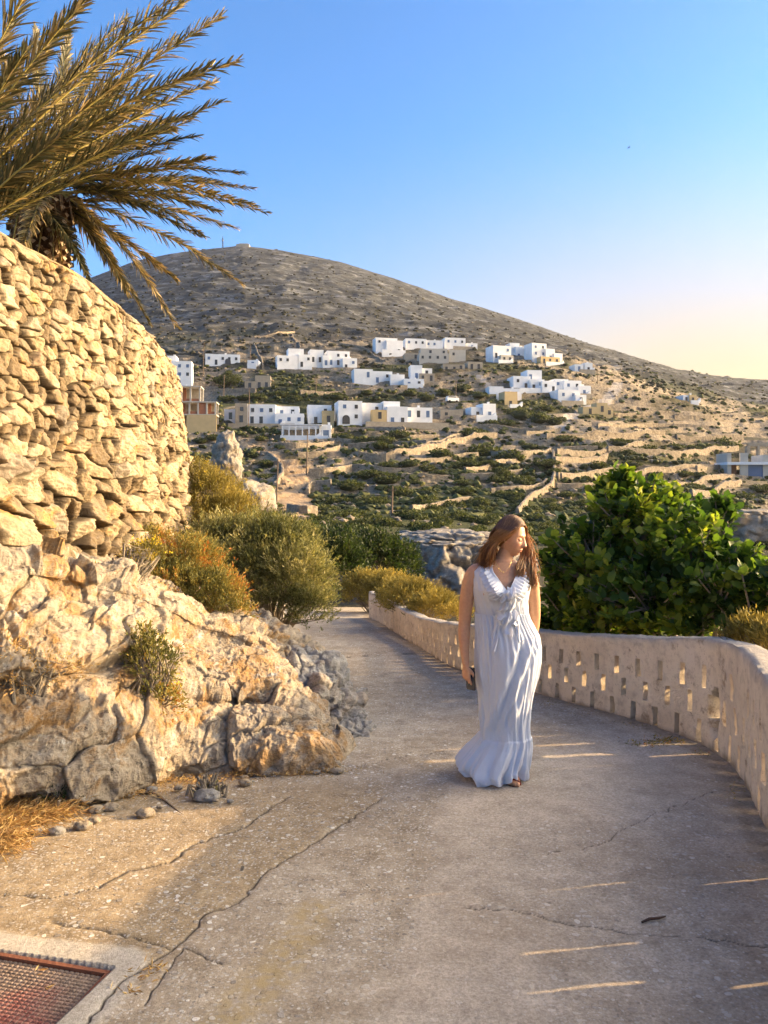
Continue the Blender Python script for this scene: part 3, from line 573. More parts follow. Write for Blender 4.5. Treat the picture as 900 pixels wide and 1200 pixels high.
def seg_dist(X, Y, pts, with_s=False):
    """distance of the points (X, Y) from a polyline"""
    best = np.full(X.shape, 1e9); 
    for (a, b) in zip(pts[:-1], pts[1:]):
        ax, ay = a[0], a[1]; dx, dy = b[0]-ax, b[1]-ay; L = dx*dx+dy*dy+1e-9
        t = np.clip(((X-ax)*dx+(Y-ay)*dy)/L, 0, 1)
        best = np.minimum(best, np.hypot(X-ax-t*dx, Y-ay-t*dy))
    return best
def wiggle(pts, amp, n=8, seed=0):
    """a cracked, restless version of a polyline"""
    out = []; rr = random.Random(seed)
    for a, b in zip(pts[:-1], pts[1:]):
        L = math.hypot(b[0]-a[0], b[1]-a[1]); k = max(2, int(n*L/0.3))
        for i in range(k):
            t = i/k; j = amp*(0 if i == 0 else 1)
            out.append((a[0]+(b[0]-a[0])*t+rr.uniform(-j, j), a[1]+(b[1]-a[1])*t+rr.uniform(-j, j)))
    out.append(pts[-1][:2]); return out

# parapet line (inner foot of the wall): x, y, height
WALL = np.array([(1.35, 1.2, .80), (1.70, 2.7, .80), (1.98, 3.96, .79), (2.25, 4.85, .82), (2.33, 5.5, .80), (2.16, 6.1, .72), (1.83, 6.8, .66), (1.51, 7.47, .61), (.83, 9.0, .52), (.457, 11.1, .42), (.10, 13.5, .47), (-.33, 16.3, .56)])
def spline(K, n):
    """Catmull-Rom through the rows of K, n samples at even distance"""
    K = np.asarray(K, dtype=float); Q = np.concatenate([[2*K[0]-K[1]], K, [2*K[-1]-K[-2]]]); out = []
    for i in range(1, len(Q)-2):
        for t in np.linspace(0, 1, 40, endpoint=False):
            a, b, c, d = Q[i-1], Q[i], Q[i+1], Q[i+2]
            out.append(0.5*((2*b)+(c-a)*t+(2*a-5*b+4*c-d)*t*t+(3*b-a-3*c+d)*t**3))
    out.append(K[-1]); out = np.array(out)
    s = np.concatenate([[0], np.cumsum(np.linalg.norm(np.diff(out[:, :2], axis=0), axis=1))])
    si = np.linspace(0, s[-1], n)
    return np.stack([np.interp(si, s, out[:, k]) for k in range(K.shape[1])], 1), si
WL, WS = spline(WALL, 400)
def wall_x(y):
    return np.interp(y, [-6, 1.2, 2.7, 3.96, 4.85, 5.5, 6.1, 6.8, 7.47, 9, 11.1, 13.5, 16.3, 20, 40], [1.0, 1.35, 1.70, 1.98, 2.25, 2.33, 2.16, 1.83, 1.51, .83, .457, .10, -.33, -.2, 0])
GRATE_O = np.array(G(129, 1137)); GRATE_E1 = np.array((-.972, .236)); GRATE_E2 = np.array((-.236, -.972))

def make_ground():
    py = np.concatenate([np.arange(706, 1250, 1.35), np.arange(1250, 2200, 12)])
    ys = []
    for p in py:
        s = (p-HZ)/F; disc = (s-.04)**2-4*.002*1.6
        ys.append(((s-.04)-math.sqrt(max(disc, 0)))/.004)
    ys = sorted(set([round(v, 5) for v in ys])); ys = np.array(list(np.arange(-6, ys[0]-.05, .35))+ys+list(np.arange(ys[-1]+.5, 34, .5)))
    us = np.concatenate([np.arange(-2.2, -.62, .03), np.arange(-.62, .58, .00155), np.arange(.58, 2.2, .03)])
    Y = np.repeat(ys, len(us)); U = np.tile(us, len(ys)); X = U*np.maximum(Y, 1.6)
    X = np.where(Y < 1.6, U*(1.6+(1.6-Y)*.9), X)
    Z = zpath(Y)
    # left bank and what falls away on the right and at the end
    xl = np.interp(Y, [-6, 4, 4.7, 5.3, 5.9, 7, 9, 12.4, 16, 22, 34], [-9, -9, -3, -1.0, -.55, -.75, -.9, -1.2, -1.75, -2.2, -3])
    hb = np.interp(Y, [4, 5.5, 8, 12, 20, 34], [.5, .7, .95, .95, .5, 0])
    bank = sstep(0, 1.5, xl-X)*hb
    xw = wall_x(Y); out = np.maximum(0, X-xw-.28)
    far = np.maximum(0, Y-22)
    Z = Z+bank-np.minimum(out*.42*sstep(.0, .6, out), 5.5)-.035*far**2
    Z = np.where(Y > 16.3, Z-np.minimum(np.maximum(0, X-xw-.2)*.5, 5), Z)
    N3 = np.stack([X, Y, X*0], 1)
    Z += fbm(N3*.55, 3, 3)*.03+fbm(N3*3.0, 4, 5)*.008+fbm(N3*22, 3, 8)*.0022
    # cracks
    gp = lambda L: [G(*p)[:2] for p in L]
    cr = [(wiggle(gp([(445,935),(395,967),(340,1002),(310,1020),(280,1055),(240,1070),(220,1095),(202,1112),(135,1160),(105,1200),(80,1235)]), .012, 9, 1), .009),
          (wiggle(gp([(340,930),(320,942),(287,967),(225,987),(200,1007),(150,1017),(115,1037)]), .014, 9, 2), .009),
          (wiggle(gp([(0,1045),(60,1050),(115,1037)]), .012, 9, 4), .004),
          (wiggle(gp([(540,1062),(600,1065),(665,1082),(730,1092),(800,1097),(895,1110),(960,1125)]), .014, 9, 3), .004),
          (wiggle(gp([(358,772),(430,768),(500,766)]), .02, 6, 5), .02),
          (wiggle(gp([(170,1180),(215,1110),(260,1130)]), .01, 9, 6), .004),
          (wiggle(gp([(640,1000),(700,990),(760,960),(835,930)]), .02, 6, 9), .0025),
          (wiggle(gp([(395,905),(450,890),(520,880)]), .02, 6, 10), .004),
          (wiggle(gp([(60,1078),(125,1090),(200,1112)]), .01, 9, 8), .006)]
    crack = np.zeros(len(X)); near = (Y > 1.5) & (Y < 16)
    for pts, w in cr:
        dd = seg_dist(X[near], Y[near], pts); wv = w*.55*(0.25+1.5*np.abs(fbm(N3[near]*7, 3, 31))+.4)
        crack[near] = np.maximum(crack[near], 1-sstep(wv*.5, wv*1.1+.002, dd))
        Z[near] -= .007*(1-sstep(0, wv*1.5, dd))+.004*(1-sstep(0, .03, dd))
    # ridge step between the poured strips (left strip proud)
    main = cr[0][0]; 
    # attributes
    bx = np.array([G(*p)[:2] for p in [(530,925),(515,985),(500,1050),(470,1130),(440,1200)]])
    xb = np.interp(Y, bx[::-1, 1], bx[::-1, 0])
    wob = fbm(N3*2.2, 4, 41)
    smooth = sstep(-.05, .10, X-xb+wob*.22)*(1-sstep(5.2, 7.5, Y)*.7)*(0.55+.45*sstep(-.3, .3, fbm(N3*.8, 3, 77)))
    xc = np.interp(Y, [p[1] for p in main][::-1] if main[0][1] > main[-1][1] else [p[1] for p in main], [p[0] for p in main][::-1] if main[0][1] > main[-1][1] else [p[0] for p in main])
    old = sstep(.05, -.03, X-xc+wob*.03)*(1-sstep(4.5, 5.0, Y))
    ax = np.array([p[:2] for p in [G(-60,1095), G(0,1078), G(60,1075), G(110,1088), G(150,1103), G(205,1112), G(190,1140), G(150,1175), G(90,1215), G(60,1260)]])
    gx = (X-GRATE_O[0])*GRATE_E1[0]+(Y-GRATE_O[1])*GRATE_E1[1]; gy = (X-GRATE_O[0])*GRATE_E2[0]+(Y-GRATE_O[1])*GRATE_E2[1]
    qx = np.maximum(np.abs(gx-.30)-.30, 0); qy = np.maximum(np.abs(gy-.24)-.24, 0); q = np.hypot(qx, qy)
    pale = 1-sstep(.14, .18, q+wob*.06)
    pale *= (Y > 1.8)
    inside = (gx > -.012) & (gx < .62) & (gy > -.012) & (gy < .50)
    Z = np.where(inside, zpath(Y)-.05, Z+pale*.004)
    dirt = sstep(.42, .02, np.abs(xw-X))*.62*(X < xw+.4)+.45*sstep(.5, .0, np.abs(X-xl))*(Y > 4.6)*(X > xl-.4)
    dirt = np.maximum(dirt, sstep(.05, .45, bank)*1.2); dirt = np.maximum(dirt, (out > .05)*1.2); dirt = np.maximum(dirt, sstep(20, 24, Y))
    ochre = (1-sstep(.02, .16, seg_dist(X, Y, gp([(370,1065),(330,1130),(260,1210)]))))*.9*(Y > 1.5)
    V = np.stack([X, Y, Z], 1)
    me = mesh_np('path_ground', V, grid_faces(len(ys), len(us)), M['path'], True, dict(crack=crack, smooth=smooth, old=old, pale=pale, dirt=dirt, ochre=ochre))
    tag(link('path', me), 'worn concrete lane with embedded pebbles and cracks', 'path', kind='structure')
    # raised garden ground behind the bastion
    tv = []; L = 12
    xe = [(-3.4, -3), (-3.25, 3), (-3.2, 5.8), (-3.15, 7), (-3.3, 9), (-3.9, 12), (-5.2, 14.3), (-7, 16)]
    for (x, y) in xe:
        for k in range(L): tv.append((x-k*1.6*(1+.1*k), y+(.1*k*k if y > 11 else 0), 3.2+.05*math.sin(k*1.3+y)))
    tag(link('garden_ground', mesh_np('garden_ground', np.array(tv), grid_faces(len(xe), L)[:, ::-1], M['earth'])), 'raised earth bed behind the stone bastion', 'ground', kind='structure')

# ------------------------------------------------------------------ hillside
PXK = np.array([-700, 0, 150, 285, 400, 500, 600, 700, 800, 900, 1700.])
DK = np.array([12, 20, 30, 45, 60, 90, 115, 150, 216, 250, 310, 420, 600, 850, 1200.])
def build_T():
    ridge_x = [-700, -200, 0, 60, 110, 160, 200, 240, 285, 330, 400, 470, 520, 600, 680, 740, 800, 830, 860, 900, 1000, 1700]
    ridge_y = [480, 420, 372, 348, 325, 306, 298, 293, 288, 294, 308, 330, 348, 372, 400, 418, 436, 441, 443.5, 446, 452, 480]
    tab = {12: [975]*11, 20: [850]*11, 30: [757, 757, 757, 755, 750, 745, 745, 745, 745, 745, 745], 45: [690, 690, 690, 690, 690, 690, 692, 695, 700, 700, 700],
           60: [655, 655, 655, 655, 655, 655, 660, 668, 674, 678, 680], 90: [612, 612, 612, 615, 622, 628, 632, 640, 648, 650, 650],
           115: [588, 588, 588, 594, 605, 606, 608, 612, 620, 626, 626], 150: [556, 556, 556, 560, 566, 566, 566, 570, 580, 590, 595],
           216: [500, 500, 500, 502, 506, 506, 508, 514, 528, 545, 550], 250: [468, 468, 470, 472, 474, 478, 478, 486, 504, 520, 525],
           310: [420, 420, 420, 417, 418, 419, 422, 436, 462, 486, 500]}
    T = np.zeros((len(PXK), len(DK)))
    r = np.interp(PXK, ridge_x, ridge_y)
    g = {420: .20, 600: .47, 850: .76, 1200: 1.0}
    for j, d in enumerate(DK):
        if d <= 310: T[:, j] = tab[int(d)]
        else: T[:, j] = np.array(tab[310])*(1-g[int(d)])+r*g[int(d)]
    return T, ridge_x, ridge_y
TT, RX, RY = build_T()
def T_at(px, d):
    """row of the photograph where the slope seen along column px lies at distance d (arrays)"""
    px = np.clip(px, PXK[0], PXK[-1]); i = np.clip(np.searchsorted(PXK, px)-1, 0, len(PXK)-2); t = (px-PXK[i])/(PXK[i+1]-PXK[i])
    ld = np.log(np.clip(d, DK[0], DK[-1])); lk = np.log(DK); j = np.clip(np.searchsorted(lk, ld)-1, 0, len(DK)-2); s = (ld-lk[j])/(lk[j+1]-lk[j])
    v = (TT[i, j]*(1-t)+TT[i+1, j]*t)*(1-s)+(TT[i, j+1]*(1-t)+TT[i+1, j+1]*t)*s
    # true ridge line in the far part
    w = sstep(310, 1200, d); lin = np.interp(px, PXK, np.interp(PXK, RX, RY)); return v+(np.interp(px, RX, RY)-lin)*w
H = {}
ROADS = [([(655,500),(662,492),(672,482),(706,468),(722,455),(724,447)], 3.6), ([(560,440),(600,470)], 2.4)]
TRACKS = [([(296,508),(318,529),(349,546),(343,566),(349,582),(330,594),(334,612),(345,628)], 3.4), ([(349,546),(385,530),(418,518)], 1.6)]
DUSTY = [(335, 600, 16), (300, 590, 14), (345, 560, 12), (320, 575, 12), (700, 492, 9), (755, 498, 8), (300, 560, 10)]
def make_hill():
    cols = np.concatenate([np.arange(-700, -60, 12), np.arange(-60, 965, 1.7), np.arange(965, 1700, 12)])
    ds = np.concatenate([np.geomspace(12, 90, 110, endpoint=False), np.arange(90, 325, .5), np.geomspace(325, 1230, 230)])
    PX = np.repeat(cols, len(ds)); D = np.tile(ds, len(cols))
    # smooth the control table by averaging in a neighbourhood
    T = 0
    for dp in (-35, 0, 35):
        for dd in (.93, 1.0, 1.07): T = T+T_at(PX+dp, D*dd)/9.0
    rr = np.interp(PX, RX, RY); w = sstep(800, 1200, D); T = T*(1-w)+(T_at(PX, D))*w
    X = (PX-450)/F*D; Y = D; Z = CAMZ+(HZ-T)/F*D
    N3 = np.stack([X, Y, X*0], 1)
    low = sstep(40, 100, D)*(1-sstep(330, 460, D)); upper = sstep(300, 400, D+fbm(N3*.01, 3, 5)*120)
    Z += fbm(N3*.03, 4, 11)*2.0*low+fbm(N3*.25, 4, 12)*.35*low
    warp = fbm(N3*.018, 3, 21)*5.0+fbm(N3*.08, 2, 22)*.8
    h = 2.3; q = (Z+warp)/h; fl = np.floor(q); fr = q-fl
    mt = low*sstep(-.35, -.05, fbm(N3*.022, 3, 33)+.15)
    Zt = (fl+sstep(.70, .96, fr)*.85+fr*.15)*h-warp
    Z = Z*(1-mt)+Zt*mt
    riser = ((fr > .70) & (fr < .97))*mt*sstep(-.35, .05, fbm(N3*.05, 3, 35)+.05)
    # rocky upper slope with ledges that run across it
    led = ridged(np.stack([X*.010, Y*.010, Z*.075], 1), 5, 51); bl = ridged(N3*.028, 4, 52)
    edge = 1-sstep(1000, 1200, D)
    Z += upper*(led*5.0+bl*3.6+fbm(N3*.12, 3, 53)*1.0)*(.25+.75*edge)
    # roads
    def D_of(px, py):
        d = np.linspace(60, 900, 1700); t = T_at(np.full_like(d, px), d); k = np.argmax(t <= py); return d[k]
    road = np.zeros(len(X)); dust = np.zeros(len(X))
    sel = D < 340
    for pts, wd in ROADS:
        w = [P(a, b, D_of(a, b))[:2] for a, b in pts]; road[sel] = np.maximum(road[sel], 1-sstep(wd*.45, wd*.6, seg_dist(X[sel], Y[sel], w)))
    for pts, wd in TRACKS:
        w = [P(a, b, D_of(a, b))[:2] for a, b in pts]; dust[sel] = np.maximum(dust[sel], 1-sstep(wd*.5, wd*1.1, seg_dist(X[sel], Y[sel], w)))
    for a, b, rpx in DUSTY:
        d = D_of(a, b); x, y, _ = P(a, b, d); r = rpx/F*d*1.3
        dust[sel] = np.maximum(dust[sel], (1-sstep(r*.4, r*1.4, np.hypot(X[sel]-x, (Y[sel]-y)*.6)+fbm(N3[sel]*.15, 3, 61)*r*.8))*.75)
    veg = sstep(-.22, .12, fbm(N3*np.array([.03, .05, 1]), 4, 71)+.10*sstep(170, 110, D)-.10*sstep(220, 260, D))*(1-upper)*(1-dust)*(1-road)*(1-riser)
    veg = np.where(D < 85, veg*.4, veg)
    H.update(cols=cols, ds=ds, Z=Z.reshape(len(cols), len(ds)), veg=veg.reshape(len(cols), len(ds)), busy=(dust+road).reshape(len(cols), len(ds)), riser=riser.reshape(len(cols), len(ds)))
    # back side of the mountain
    nb = 6; Zg = H['Z']; Xg = X.reshape(Zg.shape); Yg = Y.reshape(Zg.shape)
    xb = [Xg]; yb = [Yg]; zb = [Zg]
    for k in range(1, nb+1):
        yb.append(Yg[:, -1:]+k*120.0); xb.append(Xg[:, -1:]*(1+k*.1)); zb.append(Zg[:, -1:]-k*k*7.0-4)
    A = lambda a: np.concatenate([a, np.repeat(a[:, -1:], nb, 1)], 1).ravel()
    V = np.stack([np.concatenate(xb, 1).ravel(), np.concatenate(yb, 1).ravel(), np.concatenate(zb, 1).ravel()], 1)
    sh = Zg.shape; rs = lambda a: A(np.asarray(a, dtype=float).reshape(sh))
    me = mesh_np('hillside', V, grid_faces(sh[0], sh[1]+nb), M['hill'], True, dict(upper=rs(upper), riser=rs(riser), veg=rs(veg), dust=rs(dust), road=rs(road)))
    tag(link('hillside', me), 'terraced dry hillside rising to a rocky summit', 'hill', kind='structure')
    H['pyv'] = HZ-(H['Z']-CAMZ)*F/ds[None, :]
    H['first'] = np.minimum.accumulate(H['pyv'], 1)
    # plain that carries everything to the horizon
    n = 40; an = np.linspace(0, 2*math.pi, n, endpoint=False); rad = [0.1, 60, 300, 700, 1300, 1900]
    pv = [(r*math.cos(a), r*math.sin(a)+300, -9-(r/1900)*12) for r in rad for a in an]
    fc = [[k*n+i, k*n+(i+1) % n, (k+1)*n+(i+1) % n, (k+1)*n+i] for k in range(len(rad)-1) for i in range(n)]
    tag(link('ground', mesh_np('ground', np.array(pv), np.array(fc), M['hill'], True)), 'low ground reaching to the horizon', 'ground', kind='structure')
def TD(px, py, dmin=40):
    """the visible point of the hillside at a place of the photograph"""
    c = int(np.clip(np.searchsorted(H['cols'], px), 0, len(H['cols'])-1)); col = H['first'][c]
    k0 = np.searchsorted(H['ds'], dmin); k = k0+int(np.argmax(col[k0:] <= py))
    if col[k] > py: return None
    d = H['ds'][k]; return ((px-450)/F*d, d, H['Z'][c, k]), c, k
def hz(x, y):
    """height of the hillside at a place of the world"""
    y = max(12.0, y); px = 450+F*x/y; c = np.interp(px, H['cols'], np.arange(len(H['cols']))); k = np.interp(y, H['ds'], np.arange(len(H['ds'])))
    c0 = int(min(c, len(H['cols'])-2)); k0 = int(min(k, len(H['ds'])-2)); a = c-c0; b = k-k0; Z = H['Z']
    return (Z[c0, k0]*(1-a)+Z[c0+1, k0]*a)*(1-b)+(Z[c0, k0+1]*(1-a)+Z[c0+1, k0+1]*a)*b
make_ground(); make_hill()

# ------------------------------------------------------------------ far field walls, shrubs, rocks
FIELD = [
 ([(333,511),(360,512),(391,509)], 1.9, 'pale terrace wall just under the pergola house'), ([(317,523),(350,524),(391,521)], 1.7, 'long second terrace wall under the pergola house'),
 ([(349,534),(380,531),(398,526)], 1.6, 'short terrace wall beside the bend of the dirt track'), ([(408,527),(425,526),(443,524)], 2.0, 'terrace wall right of the bare orange soil patch'),
 ([(362,556),(385,554),(412,551)], 1.8, 'terrace wall with square end right of the dirt track'), ([(360,580),(364,570),(388,569)], 1.4, 'low curved wall right of the track bend'),
 ([(338,598),(352,601),(370,603)], 1.6, 'curved retaining wall at the lower bend of the track'), ([(322,575),(331,556),(318,536),(305,532)], 1.3, 'curling wall left of the dirt track'),
 ([(420,535),(465,532),(522,525),(552,518),(582,513)], 2.4, 'longest pale terrace wall crossing the middle fields'), ([(545,553),(578,544),(613,539)], 1.5, 'oblique field wall between dark bushes'),
 ([(648,531),(648,564),(622,586),(606,605)], 1.7, 'wall that runs downhill towards the woman'), ([(656,530),(700,529)], 1.9, 'upper of three straight walls behind the fig tree'),
 ([(650,544),(700,540)], 1.9, 'middle of three straight walls behind the fig tree'), ([(653,562),(694,559)], 1.9, 'lowest of three straight walls behind the fig tree'),
 ([(480,513),(514,511)], 1.2, 'short wall stub below the white gable house'), ([(616,508),(656,503)], 1.2, 'short wall beneath the ochre tower'),
 ([(669,515),(700,513)], 1.2, 'short wall under the paved road'), ([(482,600),(510,597),(550,587)], 1.5, 'broken rocky wall above the grey dome rock'),
 ([(640,514),(712,512),(779,510)], 2.0, 'long straight wall beneath the paved road'), ([(652,532),(712,529),(753,525)], 2.2, 'upper wall of the right terraces'),
 ([(650,542),(712,539)], 1.9, 'second wall of the right terraces'), ([(712,530),(790,537),(830,532),(865,527)], 2.3, 'long kinked wall left of the low bunker'),
 ([(793,514),(871,515)], 2.2, 'wall running up to the ruined arches'), ([(810,583),(842,577),(868,568)], 2.0, 'rising curved wall above the fig tree'),
 ([(657,562),(698,558),(793,552)], 1.9, 'third wall of the right terraces'), ([(779,571),(860,561)], 1.6, 'low wall under the bunker'), ([(816,552),(854,548)], 1.5, 'rubble wall left of the bunker'),
 ([(298,406),(306,420),(308,432)], 1.4, 'wall dropping from the upper paddock'), ([(298,398),(322,394),(345,390)], 1.3, 'upper paddock wall over the villas'),
 ([(342,392),(352,412)], 1.2, 'right paddock wall over the villas'), ([(398,404),(430,412),(452,424)], 1.4, 'long dark wall slanting behind the villas'),
 ([(250,462),(300,459)], 1.8, 'garden wall below the round tree'), ([(352,462),(400,461),(440,462)], 1.8, 'wall behind the blue window villa'),
 ([(320,437),(350,437),(400,436)], 1.6, 'wall beneath the domed villa'), ([(205,492),(255,488)], 1.4, 'wall beside the unfinished house'),
 ([(560,503),(600,506),(640,502)], 1.5, 'long terrace wall under the small house with the blue door'), ([(565,531),(610,533),(645,530)], 1.6, 'terrace wall left of the top end of the downhill wall'),
 ([(480,541),(530,539),(560,534)], 1.4, 'thin terrace wall just under the longest pale one'), ([(405,549),(450,552),(500,549)], 1.3, 'terrace wall in the bushes left of the oblique field wall'),
 ([(530,563),(575,560),(612,554)], 1.4, 'second oblique wall under the first between dark bushes'), ([(470,560),(505,563),(535,560)], 1.2, 'short low wall above the lone pole'),
 ([(575,578),(610,574),(640,566)], 1.3, 'rising wall that meets the middle of the downhill wall'), ([(652,575),(690,573),(730,568)], 1.6, 'terrace wall just above the top of the fig tree'),
 ([(740,546),(800,548),(850,545)], 1.6, 'straight terrace wall left of the brick panel of the bunker'), ([(700,502),(760,500),(830,503)], 1.5, 'bare terrace wall right of the end of the paved road'),
 ([(790,490),(840,493),(900,490)], 1.4, 'high terrace wall at the right edge of the slope'), ([(720,486),(770,484),(800,487)], 1.3, 'wall right of the orange ruin'),
 ([(400,505),(440,503),(475,505)], 1.4, 'retaining wall under the big arch villa'), ([(395,515),(440,514),(500,519)], 1.5, 'second retaining wall under the big arch villa'),
 ([(480,526),(500,523),(545,508)], 1.2, 'oblique wall climbing from the longest pale wall')]
def ribbon(name, label, pts, h, th=.55, mat='fieldwall', cat='stone wall', group='dry stone walls of the terraced fields'):
    w = []
    for a, b in pts:
        r = TD(a, b+1, 60)
        if r: w.append(r[0][:2])
    if len(w) < 2: return
    K, s = spline(np.array(w), max(6, int(sum(math.dist(p, q) for p, q in zip(w[:-1], w[1:]))/.9)))
    n = len(K); t = np.gradient(K, axis=0); t /= np.linalg.norm(t, axis=1)[:, None]+1e-9; nr = np.stack([t[:, 1], -t[:, 0]], 1)
    rr = np.random.default_rng(len(label)); V = []
    zz_ = np.array([hz(*k_) for k_ in K]); kk = min(9, n); zs = np.convolve(np.pad(zz_, kk//2, mode='edge'), np.ones(kk)/kk, 'same')[kk//2:kk//2+n]; zs = np.maximum(zs, zz_-.3)
    for i in range(n):
        z = min(hz(*K[i]), hz(*(K[i]+nr[i]*.6)), hz(*(K[i]-nr[i]*.6))); top = zs[i]+h*rr.uniform(.84, 1.0)*.8; a = th*rr.uniform(.8, 1.2)/2
        for (o, zz) in ((a*1.25, z-1.5), (a*1.2, z+.2), (a*1.1, (z+top)/2), (a, top-.1), (a*.5, top), (-a*.5, top), (-a, top-.1), (-a*1.1, (z+top)/2), (-a*1.2, z+.2), (-a*1.25, z-1.5)):
            V.append((*(K[i]+nr[i]*(o+rr.uniform(-.05, .05))), zz+rr.uniform(-.05, .05)))
    V = np.array(V); Fq = grid_faces(n, 10); m = 10
    caps = [[0, 1, 2, 3], [0, 3, 6, 9], [3, 4, 5, 6], [6, 7, 8, 9]]; e = (n-1)*m
    Fq = np.concatenate([Fq, np.array(caps)[:, ::-1], np.array(caps)+e])
    o = link(name, mesh_np(name, V, Fq, M[mat], False)); tag(o, label, cat, group); return o
for i, (pts, h, lab) in enumerate(FIELD): ribbon('field_wall', lab, pts, h)

def blob_foliage(n, seed, leaf=.16, flat=.55, lob=5):
    """a low cushion bush of unit radius: leaf tufts over lumpy lobes"""
    rg = np.random.default_rng(seed); C = []
    cs = [(rg.uniform(-.55, .55), rg.uniform(-.55, .55), rg.uniform(.05, .35), rg.uniform(.35, .62)) for _ in range(lob)]+[(0, 0, .25, .7)]
    for _ in range(n):
        cx, cy, cz, r = cs[rg.integers(len(cs))]; v = rg.normal(size=3); v /= np.linalg.norm(v); v[2] = abs(v[2])*.9-.1; k = r*rg.uniform(.72, 1.05)
        C.append((cx+v[0]*k, cy+v[1]*k, (cz+v[2]*k)*flat*1.5))
    return np.array(C), leaf
def leaves(C, size, seed=0, aspect=.55, up=.3, nrm=None, curl=.15, rnd=None):
    """one bent pointed leaf (two quads) at each place of C"""
    rg = np.random.default_rng(seed); n = len(C); size = np.broadcast_to(size, (n,))*rg.uniform(.65, 1.25, n)
    d = rg.normal(size=(n, 3)); d[:, 2] += up*2
    if nrm is not None: d = d*.55+nrm*1.2
    d /= np.linalg.norm(d, axis=1)[:, None]; s = np.cross(d, rg.normal(size=(n, 3))); s /= np.linalg.norm(s, axis=1)[:, None]+1e-9; k = np.cross(s, d)
    L = size[:, None]; W = L*aspect
    pts = [C, C+d*L*.45+s*W*.5+k*L*curl, C+d*L*.5-k*L*curl*.3, C+d*L*.45-s*W*.5+k*L*curl, C+d*L]
    V = np.stack(pts, 1).reshape(-1, 3); b = np.arange(n)[:, None]*5
    T = np.concatenate([b+np.array([[0, 2, 1]]), b+np.array([[0, 3, 2]]), b+np.array([[1, 2, 4]]), b+np.array([[2, 3, 4]])])
    r = rg.random(n) if rnd is None else np.clip(rnd+rg.normal(size=n)*.12, 0, 1)
    return V, T, np.repeat(r, 5)
def near_house(px, py): return any(a-2 < px < b+2 and t-1 < py < s+1.5 for a, b, t, s in HOUSE_BOX)
